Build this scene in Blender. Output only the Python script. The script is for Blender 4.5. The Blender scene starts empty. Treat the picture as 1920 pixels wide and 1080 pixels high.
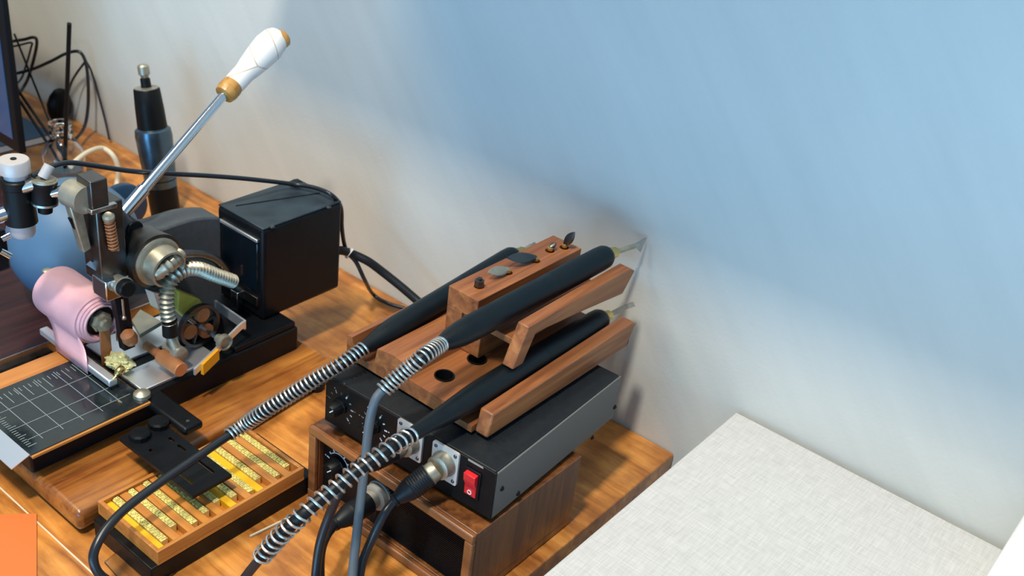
import bpy, bmesh, math, random
from mathutils import Vector, Matrix, noise
random.seed(7)
scn = bpy.context.scene
C = scn.collection
PI = math.pi
V = Vector

# ------------------------------------------------------------------ camera
YAW, PITCH, ROLL, FPX = -0.62078509, 0.52086005, -0.13075011, 2001.09
CAM = V((0.3299, -0.7589, 0.62))
_f = V((math.sin(YAW)*math.cos(PITCH), math.cos(YAW)*math.cos(PITCH), -math.sin(PITCH)))
_r = V((math.cos(YAW), -math.sin(YAW), 0)); _d = _f.cross(_r)
_c, _s = math.cos(ROLL), math.sin(ROLL)
RT = _c*_r + _s*_d
DN = -_s*_r + _c*_d
cam_data = bpy.data.cameras.new('camera'); cam = bpy.data.objects.new('camera', cam_data); C.objects.link(cam)
cam.matrix_world = Matrix(((RT.x, -DN.x, -_f.x, CAM.x), (RT.y, -DN.y, -_f.y, CAM.y), (RT.z, -DN.z, -_f.z, CAM.z), (0, 0, 0, 1)))
cam_data.sensor_width = 36; cam_data.lens = FPX/1920*36
cam_data.clip_start = 0.01
cam_data.dof.use_dof = True; cam_data.dof.focus_distance = 0.82; cam_data.dof.aperture_fstop = 11
scn.camera = cam

# ------------------------------------------------------------------ world and light
w = bpy.data.worlds.new('world'); scn.world = w; w.use_nodes = True
bg = w.node_tree.nodes['Background']; bg.inputs[0].default_value = (0.44, 0.68, 1.0, 1); bg.inputs[1].default_value = 0.33

def area(name, loc, target, size, power, col, size_y=None, spread=None):
    l = bpy.data.lights.new(name, 'AREA'); o = bpy.data.objects.new(name, l); C.objects.link(o)
    l.size = size; l.energy = power; l.color = col
    if size_y: l.shape = 'RECTANGLE'; l.size_y = size_y
    if spread: l.spread = spread
    o.location = loc; o.rotation_euler = (V(target)-V(loc)).to_track_quat('-Z', 'Y').to_euler()
    return o
area('ceiling_lamp_left', (-0.92, -1.00, 2.2), (-0.55, -0.3, 0.0), 0.60, 30, (1.0, 0.92, 0.70))
area('ceiling_lamp_right', (0.05, -1.10, 2.2), (0.0, -0.3, 0.0), 0.15, 41, (1.0, 0.91, 0.76))
area('blue_fill_low', (0.35, -1.75, -0.05), (0.05, 0.0, 0.42), 1.9, 22, (0.25, 0.63, 1.0), size_y=.45)  # added blue fill from below desk height; stands for no known source
area('blue_fill_high', (0.55, -2.1, 1.0), (0.1, 0.0, 0.42), 1.2, 6, (0.27, 0.62, 0.97))  # added blue fill, lifts the dark blotch the low one leaves behind the pens
scn.view_settings.view_transform = 'Standard'; scn.view_settings.look = 'None'
scn.view_settings.gamma = 1; scn.view_settings.exposure = 0.10

# ------------------------------------------------------------------ helpers
def P(px, py, x=None, y=None, z=None, pl=None):
    """world point seen at a photo pixel on the plane x=, y=, z= or pl=(point, normal)"""
    d = RT*((px-960)/FPX) + DN*((py-540)/FPX) + _f
    if x is not None: t = (x-CAM.x)/d.x
    elif y is not None: t = (y-CAM.y)/d.y
    elif z is not None: t = (z-CAM.z)/d.z
    else: t = (pl[0]-CAM).dot(pl[1])/d.dot(pl[1])
    return CAM + d*t

WORLD = {}
def thing(name, label, cat, loc=(0, 0, 0), rot=0.0, group=None):
    o = bpy.data.objects.new(name, None); C.objects.link(o); o.empty_display_size = .01
    o.location = loc; o.rotation_euler = (0, 0, rot)
    o['label'] = label; o['category'] = cat
    if group: o['group'] = group
    WORLD[o] = Matrix.Translation(V(loc)) @ Matrix.Rotation(rot, 4, 'Z')
    return o
def part(name, bm, mat, parent, local=False, label=None, smooth=True, bevel=0.0, seg=2, angle=40):
    """link a bmesh as ONE mesh object under parent; bm is in world space unless local"""
    W = WORLD.get(parent, Matrix.Identity(4))
    if not local: bm.transform(W.inverted())
    o = raw(name, bm, mat, smooth, bevel, seg, angle)
    o.parent = parent; WORLD[o] = W
    if label: o['label'] = label
    return o
def raw(name, bm, mat, smooth=True, bevel=0.0, seg=2, angle=40):
    bmesh.ops.recalc_face_normals(bm, faces=bm.faces[:])
    me = bpy.data.meshes.new(name); bm.to_mesh(me); bm.free()
    o = bpy.data.objects.new(name, me); C.objects.link(o)
    if isinstance(mat, (list, tuple)):
        for m in mat: me.materials.append(m)
    else: me.materials.append(mat)
    if smooth:
        for p in me.polygons: p.use_smooth = True
        try: me.set_sharp_from_angle(angle=math.radians(angle))
        except Exception: pass
    if bevel:
        b = o.modifiers.new('bevel', 'BEVEL'); b.width = bevel; b.segments = seg; b.limit_method = 'ANGLE'; b.angle_limit = math.radians(35)
        b.harden_normals = False
    WORLD[o] = Matrix.Identity(4)
    return o
def single(name, bm, mat, label, cat, loc=None, group=None, **k):
    """a thing that is one mesh; origin moved to loc"""
    if loc is not None: bm.transform(Matrix.Translation(-V(loc)))
    o = raw(name, bm, mat, **k)
    if loc is not None: o.location = loc
    o['label'] = label; o['category'] = cat
    if group: o['group'] = group
    return o
def struct(name, bm, mat, **k):
    o = raw(name, bm, mat, **k); o['kind'] = 'structure'; return o

def B(): return bmesh.new()
def box(bm, x0, x1, y0, y1, z0, z1, M=None, mi=0):
    vs = [bm.verts.new((x, y, z)) for x in (x0, x1) for y in (y0, y1) for z in (z0, z1)]
    if M is not None:
        for v in vs: v.co = M @ v.co
    for q in ((0, 1, 3, 2), (4, 6, 7, 5), (0, 4, 5, 1), (2, 3, 7, 6), (0, 2, 6, 4), (1, 5, 7, 3)):
        f = bm.faces.new([vs[i] for i in q]); f.material_index = mi
    return bm
def prism(bm, pts, off, mi=0):
    """closed polygon of 3D points extruded by vector off"""
    off = V(off); a = [bm.verts.new(V(p)) for p in pts]; b = [bm.verts.new(V(p)+off) for p in pts]; n = len(a)
    fs = [bm.faces.new(a), bm.faces.new(b[::-1])]
    for i in range(n): fs.append(bm.faces.new((a[i], b[i], b[(i+1) % n], a[(i+1) % n])))
    for f in fs: f.material_index = mi
    return bm
def frame_of(d):
    d = V(d).normalized(); u = d.cross(V((0, 0, 1)))
    if u.length < 1e-3: u = d.cross(V((0, 1, 0)))
    u.normalize(); return d, u, d.cross(u).normalized()
def rev(bm, prof, p0, d, seg=24, lobes=0, lobe=0.0, mi=0, flat=None):
    """surface of revolution: prof = [(t, r)] along direction d from p0; closed ends"""
    p0 = V(p0); d, u, v = frame_of(d); rings = []
    for t, r in prof:
        ring = []
        for i in range(seg):
            a = 2*PI*i/seg; rr = r*(1+lobe*math.cos(lobes*a)) if lobes else r
            ring.append(bm.verts.new(p0+d*t+u*(rr*math.cos(a))+v*(rr*math.sin(a)*(flat or 1))))
        rings.append(ring)
    for a, b in zip(rings, rings[1:]):
        for i in range(seg):
            f = bm.faces.new((a[i], a[(i+1) % seg], b[(i+1) % seg], b[i])); f.material_index = mi
    f = bm.faces.new(rings[0][::-1]); f.material_index = mi
    f = bm.faces.new(rings[-1]); f.material_index = mi
    return bm
def cyl(bm, a, b, r, seg=20, r2=None, mi=0):
    a = V(a); b = V(b); return rev(bm, [(0, r), ((b-a).length, r if r2 is None else r2)], a, b-a, seg, mi=mi)
def spline(pts, n=10):
    pts = [V(p) for p in pts]; P_ = [pts[0]*2-pts[1]]+pts+[pts[-1]*2-pts[-2]]; out = []
    for i in range(1, len(P_)-2):
        a, b, c, d = P_[i-1:i+3]
        for k in range(n):
            t = k/n
            out.append(0.5*((2*b)+(c-a)*t+(2*a-5*b+4*c-d)*t*t+(3*b-a-3*c+d)*t**3))
    out.append(pts[-1]); return out
def tube(bm, pts, r, seg=10, mi=0, radii=None):
    """tube along a polyline with parallel-transported frame"""
    pts = [V(p) for p in pts]; n = len(pts); rings = []
    t0 = (pts[1]-pts[0]).normalized(); _, u, _v = frame_of(t0)
    for i in range(n):
        t = (pts[min(i+1, n-1)]-pts[max(i-1, 0)]).normalized()
        u = (u-t*u.dot(t)).normalized(); v = t.cross(u); rr = radii[i] if radii else r
        rings.append([bm.verts.new(pts[i]+u*(rr*math.cos(2*PI*k/seg))+v*(rr*math.sin(2*PI*k/seg))) for k in range(seg)])
    for a, b in zip(rings, rings[1:]):
        for k in range(seg):
            f = bm.faces.new((a[k], a[(k+1) % seg], b[(k+1) % seg], b[k])); f.material_index = mi
    f = bm.faces.new(rings[0][::-1]); f.material_index = mi; f = bm.faces.new(rings[-1]); f.material_index = mi
    return bm
def resample(pts, n):
    L = [0]
    for a, b in zip(pts, pts[1:]): L.append(L[-1]+(b-a).length)
    out = []; j = 0
    for i in range(n):
        s = L[-1]*i/(n-1)
        while j < len(pts)-2 and L[j+1] < s: j += 1
        out.append(pts[j].lerp(pts[j+1], (s-L[j])/max(L[j+1]-L[j], 1e-9)))
    return out
def coil(bm, pts, R, r, turns, seg=6, per=14):
    """helical spring around a centre line"""
    n = int(turns*per); c = resample(pts, n); t0 = (c[1]-c[0]).normalized(); _, u, _v = frame_of(t0); out = []
    for i in range(n):
        t = (c[min(i+1, n-1)]-c[max(i-1, 0)]).normalized(); u = (u-t*u.dot(t)).normalized(); v = t.cross(u)
        a = 2*PI*i/per; out.append(c[i]+u*(R*math.cos(a))+v*(R*math.sin(a)))
    return tube(bm, out, r, seg)
def ribbed(pts, r, n, amp=.18):
    c = resample(pts, n*4); rad = [r*(1+amp*math.sin(2*PI*i/4)) for i in range(len(c))]; return c, rad
def cut(o, bmc):
    """boolean difference of o with the closed mesh bmc, applied"""
    me = bpy.data.meshes.new('cutter'); bmesh.ops.recalc_face_normals(bmc, faces=bmc.faces[:]); bmc.to_mesh(me); bmc.free()
    k = bpy.data.objects.new('cutter', me); C.objects.link(k)
    k.parent = o.parent
    m = o.modifiers.new('cut', 'BOOLEAN'); m.object = k; m.solver = 'EXACT'
    bpy.context.view_layer.update()
    dg = bpy.context.evaluated_depsgraph_get(); new = bpy.data.meshes.new_from_object(o.evaluated_get(dg))
    o.modifiers.clear(); o.data = new
    bpy.data.objects.remove(k)
    for p in new.polygons: p.use_smooth = False
    return o
def star(pts): return pts

# ------------------------------------------------------------------ materials
def mat(name, col, rough=.5, metal=0.0, spec=.5, coat=0.0, bump=None, mottle=None, trans=0.0, ior=1.45):
    m = bpy.data.materials.new(name); m.use_nodes = True; nt = m.node_tree; b = nt.nodes['Principled BSDF']
    b.inputs['Base Color'].default_value = (*col, 1); b.inputs['Roughness'].default_value = rough; b.inputs['Metallic'].default_value = metal
    b.inputs['Specular IOR Level'].default_value = spec; b.inputs['Coat Weight'].default_value = coat; b.inputs['Coat Roughness'].default_value = .12
    b.inputs['Transmission Weight'].default_value = trans; b.inputs['IOR'].default_value = ior
    tc = nt.nodes.new('ShaderNodeTexCoord')
    if mottle:
        sc, amt = mottle; n = nt.nodes.new('ShaderNodeTexNoise'); n.inputs['Scale'].default_value = sc; n.inputs['Detail'].default_value = 6
        nt.links.new(tc.outputs['Object'], n.inputs['Vector'])
        mx = nt.nodes.new('ShaderNodeMix'); mx.data_type = 'RGBA'
        mx.inputs[6].default_value = (*[c*(1-amt) for c in col], 1); mx.inputs[7].default_value = (*[min(1, c*(1+amt)) for c in col], 1)
        nt.links.new(n.outputs['Fac'], mx.inputs[0]); nt.links.new(mx.outputs[2], b.inputs['Base Color'])
        r = nt.nodes.new('ShaderNodeMapRange'); r.inputs[3].default_value = max(.02, rough-.12); r.inputs[4].default_value = min(1, rough+.12)
        nt.links.new(n.outputs['Fac'], r.inputs[0]); nt.links.new(r.outputs[0], b.inputs['Roughness'])
    if bump:
        sc, st = bump; n2 = nt.nodes.new('ShaderNodeTexNoise'); n2.inputs['Scale'].default_value = sc; n2.inputs['Detail'].default_value = 4
        nt.links.new(tc.outputs['Object'], n2.inputs['Vector'])
        bp = nt.nodes.new('ShaderNodeBump'); bp.inputs['Strength'].default_value = st; bp.inputs['Distance'].default_value = .001
        nt.links.new(n2.outputs['Fac'], bp.inputs['Height']); nt.links.new(bp.outputs[0], b.inputs['Normal'])
    return m
def wood(name, dark, mid, light, axis='x', scale=60, stretch=14, rough=.35, coat=.25, blotch=0.0):
    m = bpy.data.materials.new(name); m.use_nodes = True; nt = m.node_tree; b = nt.nodes['Principled BSDF']
    tc = nt.nodes.new('ShaderNodeTexCoord'); mp = nt.nodes.new('ShaderNodeMapping')
    s = [scale]*3; s['xyz'.index(axis)] = scale/stretch; mp.inputs['Scale'].default_value = s
    nt.links.new(tc.outputs['Object'], mp.inputs['Vector'])
    n = nt.nodes.new('ShaderNodeTexNoise'); n.inputs['Scale'].default_value = 1.0; n.inputs['Detail'].default_value = 8; n.inputs['Roughness'].default_value = .62
    n.inputs['Distortion'].default_value = .6
    nt.links.new(mp.outputs[0], n.inputs['Vector'])
    cr = nt.nodes.new('ShaderNodeValToRGB'); e = cr.color_ramp.elements
    e[0].position = .30; e[0].color = (*dark, 1); e[1].position = .72; e[1].color = (*light, 1)
    k = e.new(.5); k.color = (*mid, 1)
    nt.links.new(n.outputs['Fac'], cr.inputs[0])
    out = cr.outputs[0]
    if blotch:
        n2 = nt.nodes.new('ShaderNodeTexNoise'); n2.inputs['Scale'].default_value = 24; n2.inputs['Detail'].default_value = 5
        nt.links.new(tc.outputs['Object'], n2.inputs['Vector'])
        c2 = nt.nodes.new('ShaderNodeValToRGB'); c2.color_ramp.elements[0].position = .38; c2.color_ramp.elements[1].position = .62
        v = 1-blotch; c2.color_ramp.elements[0].color = (v, v*.86, v*.8, 1); c2.color_ramp.elements[1].color = (1, 1, 1, 1)
        nt.links.new(n2.outputs['Fac'], c2.inputs[0])
        mx = nt.nodes.new('ShaderNodeMix'); mx.data_type = 'RGBA'; mx.blend_type = 'MULTIPLY'; mx.inputs[0].default_value = 1
        nt.links.new(out, mx.inputs[6]); nt.links.new(c2.outputs[0], mx.inputs[7]); out = mx.outputs[2]
    nt.links.new(out, b.inputs['Base Color'])
    b.inputs['Roughness'].default_value = rough; b.inputs['Coat Weight'].default_value = coat; b.inputs['Coat Roughness'].default_value = .25
    bp = nt.nodes.new('ShaderNodeBump'); bp.inputs['Strength'].default_value = .15; bp.inputs['Distance'].default_value = .0006
    nt.links.new(n.outputs['Fac'], bp.inputs['Height']); nt.links.new(bp.outputs[0], b.inputs['Normal'])
    return m

M = {}
M['black'] = mat('black_plastic', (.004, .005, .006), .42, spec=.25, mottle=(90, .3))
M['blackmetal'] = mat('black_painted_metal', (.004, .005, .007), .40, spec=.25, mottle=(70, .4), bump=(500, .08))
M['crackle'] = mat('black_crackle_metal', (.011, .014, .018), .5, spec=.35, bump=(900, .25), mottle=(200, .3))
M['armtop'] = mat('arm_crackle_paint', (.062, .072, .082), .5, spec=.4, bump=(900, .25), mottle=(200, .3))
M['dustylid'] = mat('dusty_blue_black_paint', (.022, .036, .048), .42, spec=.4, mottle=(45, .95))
M['platelight'] = mat('pale_plated_metal', (.66, .64, .61), .45, .35)
M['capgrey'] = mat('pale_anodised_cap', (.50, .47, .47), .4, .2)
M['greypanel'] = mat('grey_powder_coat', (.14, .135, .128), .6, bump=(1500, .12))
M['rubber'] = mat('black_rubber', (.006, .008, .011), .45, spec=.35)
M['pen'] = mat('black_pen_grip', (.003, .007, .010), .42, spec=.35, bump=(260, .12), mottle=(60, .3))
M['cable'] = mat('dark_cable', (.012, .016, .022), .30, spec=.6)
M['greycable'] = mat('grey_blue_cable', (.085, .11, .135), .42, spec=.5)
M['chrome'] = mat('chrome', (.72, .78, .82), .14, 1.0)
M['steel'] = mat('brushed_steel', (.50, .50, .48), .30, 1.0, mottle=(120, .25))
M['aged'] = mat('aged_nickel', (.40, .37, .29), .42, .75, mottle=(160, .35))
M['darksteel'] = mat('dark_steel', (.13, .125, .12), .36, 1.0, mottle=(80, .4))
M['springsteel'] = mat('spring_steel', (.62, .62, .60), .34, .9)
M['brass'] = mat('brass', (.70, .50, .18), .25, 1.0, mottle=(150, .25))
M['typebrass'] = mat('type_brass', (1.0, .80, .32), .45, .35, mottle=(220, .25))
M['copper'] = mat('copper', (.62, .25, .10), .42, .5, mottle=(90, .25))
M['bakelite'] = mat('brown_bakelite', (.33, .12, .045), .35, mottle=(90, .4))
M['orange'] = mat('orange_paper', (.72, .165, .036), .75)
M['orangelabel'] = mat('orange_sticker', (.90, .36, .01), .5)
M['pink'] = mat('pink_foil', (.72, .40, .44), .42, .15, mottle=(60, .12), bump=(60, .1))
M['white'] = mat('white_paint', (.80, .79, .77), .45, mottle=(50, .06))
M['whiteink'] = mat('white_print', (.75, .77, .78), .6)
M['cream'] = mat('cream_rubber', (.66, .60, .46), .5)
M['red'] = mat('red_switch', (.80, .02, .03), .22, coat=.4)
M['blueball'] = mat('steel_blue_paint', (.075, .155, .26), .48, mottle=(20, .12))
M['navy'] = mat('dark_blue_paint', (.012, .045, .10), .35)
M['screenblue'] = mat('monitor_glass', (.006, .05, .12), .15)
_b = M['screenblue'].node_tree.nodes['Principled BSDF']; _b.inputs['Emission Color'].default_value = (.0, .10, .28, 1); _b.inputs['Emission Strength'].default_value = .5; _b.inputs['Base Color'].default_value = (.004, .010, .02, 1)
M['panelglass'] = mat('dark_panel_glass', (.003, .008, .014), .08)
M['satin'] = mat('satin_aluminium', (.86, .90, .94), .42, .9)
M['bezel'] = mat('matt_black_bezel', (.004, .005, .007), .6, spec=.25)
M['bluebook'] = mat('blue_cloth_cover', (.03, .10, .20), .55)
M['bluesteel'] = mat('blue_steel', (.10, .16, .22), .28, .9, mottle=(60, .2))
M['olive'] = mat('yellow_green_insulation', (.46, .42, .07), .5, mottle=(120, .3))
M['beigeplate'] = mat('beige_metal', (.42, .39, .31), .38, .6, mottle=(100, .25))
M['foilscrap'] = mat('pale_green_foil', (.62, .62, .34), .35, .3, mottle=(160, .5))
M['glass'] = mat('clear_glass', (.92, .95, .96), .04, trans=1.0)
M['plateglass'] = mat('dark_glass', (.014, .020, .023), .09, spec=.8, mottle=(300, .5))
M['tickwhite'] = mat('ruler_print', (.30, .36, .38), .5)
M['greyplug'] = mat('grey_nylon', (.30, .29, .26), .5)
M['felt'] = mat('yellow_lining', (.85, .46, .008), .6)
M['orangewood'] = wood('orange_tray_wood', (.42, .15, .025), (.56, .22, .04), (.66, .28, .06), 'x', 120, 12, .4)
M['traywood'] = wood('tray_rim_wood', (.36, .13, .025), (.50, .19, .04), (.60, .26, .06), 'y', 120, 12, .35)
M['desk'] = wood('desk_wood', (.31, .10, .018), (.64, .255, .05), (.86, .41, .105), 'x', 75, 9, .36, .3, blotch=.48)
M['board'] = wood('board_wood', (.13, .035, .012), (.38, .14, .028), (.54, .22, .04), 'y', 115, 14, .30, .45, blotch=.3)
M['boardedge'] = wood('board_side_wood', (.10, .028, .014), (.22, .07, .028), (.30, .10, .035), 'x', 70, 12, .30, .45)
M['rack'] = wood('rack_wood', (.13, .042, .014), (.27, .092, .028), (.42, .165, .052), 'y', 110, 16, .5, .1)
M['case'] = wood('case_wood', (.06, .018, .006), (.17, .058, .016), (.30, .115, .030), 'z', 90, 14, .38, .3)
M['casefront'] = wood('case_front_wood', (.14, .05, .016), (.26, .095, .03), (.36, .14, .045), 'x', 90, 14, .38, .3)
M['mahogany'] = wood('dark_mahogany', (.012, .003, .003), (.030, .008, .008), (.055, .016, .014), 'y', 80, 14, .45, .1)
M['handlewood'] = wood('handle_bare_wood', (.30, .13, .02), (.48, .24, .05), (.58, .31, .08), 'z', 140, 5, .45)

def wall_material():
    m = bpy.data.materials.new('trowelled_plaster'); m.use_nodes = True; nt = m.node_tree; b = nt.nodes['Principled BSDF']
    tc = nt.nodes.new('ShaderNodeTexCoord'); mp = nt.nodes.new('ShaderNodeMapping')
    mp.inputs['Rotation'].default_value = (0, math.radians(-50), 0)
    mp2 = nt.nodes.new('ShaderNodeMapping'); mp2.inputs['Scale'].default_value = (4, 40, 36)
    nt.links.new(tc.outputs['Object'], mp.inputs['Vector']); nt.links.new(mp.outputs[0], mp2.inputs['Vector'])
    n = nt.nodes.new('ShaderNodeTexNoise'); n.inputs['Scale'].default_value = 1; n.inputs['Detail'].default_value = 6; n.inputs['Roughness'].default_value = .55
    nt.links.new(mp2.outputs[0], n.inputs['Vector'])
    n2 = nt.nodes.new('ShaderNodeTexNoise'); n2.inputs['Scale'].default_value = 3.2; n2.inputs['Detail'].default_value = 5
    nt.links.new(tc.outputs['Object'], n2.inputs['Vector'])
    n3 = nt.nodes.new('ShaderNodeTexNoise'); n3.inputs['Scale'].default_value = 260; n3.inputs['Detail'].default_value = 2
    nt.links.new(tc.outputs['Object'], n3.inputs['Vector'])
    cr = nt.nodes.new('ShaderNodeValToRGB'); e = cr.color_ramp.elements
    e[0].position = .32; e[0].color = (.585, .605, .585, 1); e[1].position = .70; e[1].color = (.665, .68, .655, 1)
    mx = nt.nodes.new('ShaderNodeMath'); mx.operation = 'MULTIPLY_ADD'; mx.inputs[1].default_value = .5
    half = nt.nodes.new('ShaderNodeMath'); half.operation = 'MULTIPLY'; half.inputs[1].default_value = .5
    nt.links.new(n2.outputs['Fac'], half.inputs[0]); nt.links.new(n.outputs['Fac'], mx.inputs[0]); nt.links.new(half.outputs[0], mx.inputs[2])
    nt.links.new(mx.outputs[0], cr.inputs[0]); nt.links.new(cr.outputs[0], b.inputs['Base Color'])
    b.inputs['Roughness'].default_value = .62
    add = nt.nodes.new('ShaderNodeMath'); add.operation = 'MULTIPLY_ADD'; add.inputs[1].default_value = .25
    nt.links.new(n3.outputs['Fac'], add.inputs[0]); nt.links.new(n.outputs['Fac'], add.inputs[2])
    bp = nt.nodes.new('ShaderNodeBump'); bp.inputs['Strength'].default_value = .16; bp.inputs['Distance'].default_value = .004
    nt.links.new(add.outputs[0], bp.inputs['Height']); nt.links.new(bp.outputs[0], b.inputs['Normal'])
    return m
M['wall'] = wall_material()
def linen_material():
    m = bpy.data.materials.new('linen_laminate'); m.use_nodes = True; nt = m.node_tree; b = nt.nodes['Principled BSDF']
    tc = nt.nodes.new('ShaderNodeTexCoord'); outs = []
    for sc in ((900, 60, 60), (60, 900, 60)):
        mp = nt.nodes.new('ShaderNodeMapping'); mp.inputs['Scale'].default_value = sc; nt.links.new(tc.outputs['Object'], mp.inputs['Vector'])
        n = nt.nodes.new('ShaderNodeTexNoise'); n.inputs['Scale'].default_value = 1; n.inputs['Detail'].default_value = 3
        nt.links.new(mp.outputs[0], n.inputs['Vector']); outs.append(n.outputs['Fac'])
    a = nt.nodes.new('ShaderNodeMath'); a.operation = 'ADD'; nt.links.new(outs[0], a.inputs[0]); nt.links.new(outs[1], a.inputs[1])
    cr = nt.nodes.new('ShaderNodeMapRange'); cr.inputs[1].default_value = .7; cr.inputs[2].default_value = 1.3; cr.inputs[3].default_value = .47; cr.inputs[4].default_value = .60
    nt.links.new(a.outputs[0], cr.inputs[0])
    cb = nt.nodes.new('ShaderNodeCombineColor')
    for i in range(3): nt.links.new(cr.outputs[0], cb.inputs[i])
    nt.links.new(cb.outputs[0], b.inputs['Base Color']); b.inputs['Roughness'].default_value = .7
    bp = nt.nodes.new('ShaderNodeBump'); bp.inputs['Strength'].default_value = .12; bp.inputs['Distance'].default_value = .0005
    nt.links.new(a.outputs[0], bp.inputs['Height']); nt.links.new(bp.outputs[0], b.inputs['Normal'])
    return m
M['linen'] = linen_material()
def cracked_white():
    m = M['white'].copy(); m.name = 'cracked_white_paint'; nt = m.node_tree; b = nt.nodes['Principled BSDF']
    tc = nt.nodes.new('ShaderNodeTexCoord'); vo = nt.nodes.new('ShaderNodeTexVoronoi'); vo.feature = 'DISTANCE_TO_EDGE'; vo.inputs['Scale'].default_value = 24
    nt.links.new(tc.outputs['Object'], vo.inputs['Vector'])
    cr = nt.nodes.new('ShaderNodeValToRGB'); cr.color_ramp.elements[0].position = .004; cr.color_ramp.elements[0].color = (.50, .36, .20, 1)
    cr.color_ramp.elements[1].position = .014; cr.color_ramp.elements[1].color = (.82, .80, .77, 1)
    nt.links.new(vo.outputs['Distance'], cr.inputs[0]); nt.links.new(cr.outputs[0], b.inputs['Base Color'])
    return m
M['crackwhite'] = cracked_white()
M['floor'] = mat('grey_floor', (.22, .21, .20), .6, mottle=(6, .2))

# ------------------------------------------------------------------ setting
bm = B(); box(bm, -2.2, 2.2, 0.0, .1, -.75, 2.0); struct('wall_back', bm, M['wall'], smooth=False)
bm = B(); box(bm, -2.2, 2.2, -2.4, 0.0, -.80, -.75); struct('floor', bm, M['floor'], smooth=False)

# ------------------------------------------------------------------ unseen shelf, added to shade the upper wall from the ceiling lamps
wsh = thing('added_shade_shelf', 'added unseen shelf above the desk that shades the upper wall', 'shelf', (.2, -.09, .60))
bm = B(); box(bm, -.46, 1.6, -.232, -.0005, .60, .622); part('shade_board', bm, M['white'], wsh, bevel=.002)
for x in (-.3, .5, 1.4):
    bm = B(); prism(bm, [(x, -.0005, .622), (x, -.20, .622), (x, -.0005, .74)], (.012, 0, 0)); part('shade_bracket', bm, M['darksteel'], wsh)

# ------------------------------------------------------------------ desk
desk = thing('desk', 'varnished orange-brown wooden desk standing against the plaster wall', 'desk', (-.75, -.40, -.75))
bm = B(); box(bm, -1.5, 0, -.74, -.001, -.028, 0); part('desktop', bm, M['desk'], desk, bevel=.0015)
a = P(0, 911, z=0); b_ = P(169, 1075, z=0); yy = (a.y+b_.y)/2
bm = B(); box(bm, -1.499, -.001, yy-.0006, yy+.0006, -.0002, .0003); part('inlay_line', bm, M['cream'], desk, label='thin pale line set in the desktop')
for x in (-1.44, -.06):
    for y in (-.68, -.06):
        bm = B(); box(bm, x-.03, x+.03, y-.03, y+.03, -.75, -.028); part('leg', bm, M['desk'], desk, bevel=.003)

# ------------------------------------------------------------------ white cabinet on the right, white box on it
cab = thing('cabinet', 'white linen-textured cabinet standing right of the wooden desk', 'cabinet', (.45, -.35, -.75))
bm = B(); box(bm, .050, .90, -.70, -.006, .058, .080); part('cabinet_top', bm, M['linen'], cab, bevel=.0012)
bm = B(); box(bm, .056, .895, -.69, -.012, -.75, .058); part('body', bm, M['white'], cab)
bm = B()
z = .15; a = P(1846, 1080, z=z); b_ = P(1920, 968, z=z)
box(bm, (a.x+b_.x)/2, .62, -.62, -.02, .080, z)
wb = single('box', bm, M['white'], 'plain cream white box on the right end of the linen-textured cabinet', 'box', loc=((a.x+b_.x)/2+.1, -.3, .08), bevel=.0015)

# ------------------------------------------------------------------ lower wooden control unit
X0, X1, Y0, Y1, Z1 = -.190, -.0125, -.284, -.152, .074
cu = thing('wooden_control_unit', 'wooden cased control unit with black mesh front under the black control box', 'control unit', ((X0+X1)/2, (Y0+Y1)/2, 0))
bm = B()
box(bm, X0, X1, Y0+.001, Y1, Z1-.0075, Z1); box(bm, X0, X1, Y0+.001, Y1, .001, .0085)
box(bm, X0, X0+.0075, Y0+.0012, Y1, .0085, Z1-.0075); box(bm, X1-.0075, X1, Y0+.0012, Y1, .0085, Z1-.0075)
box(bm, X0+.0075, X1-.0075, Y1-.006, Y1-.0002, .0085, Z1-.0075)
part('case', bm, M['case'], cu, bevel=.0008)
bm = B()
xa, xb, za, zb = X0-.0003, X1+.0003, .0006, Z1+.0003
box(bm, xa, xb, Y0-.004, Y0+.0008, zb-.008, zb); box(bm, xa, xb, Y0-.004, Y0+.0008, za, za+.008)
box(bm, xa, xa+.008, Y0-.0038, Y0+.0008, za+.008, zb-.008); box(bm, xb-.008, xb, Y0-.0038, Y0+.0008, za+.008, zb-.008)
part('front_frame', bm, M['casefront'], cu, bevel=.0012)
fy = Y0+.006
bm = B(); box(bm, X0+.008, X1-.008, fy, fy+.003, .009, Z1-.008); part('front_panel', bm, M['black'], cu)
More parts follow.
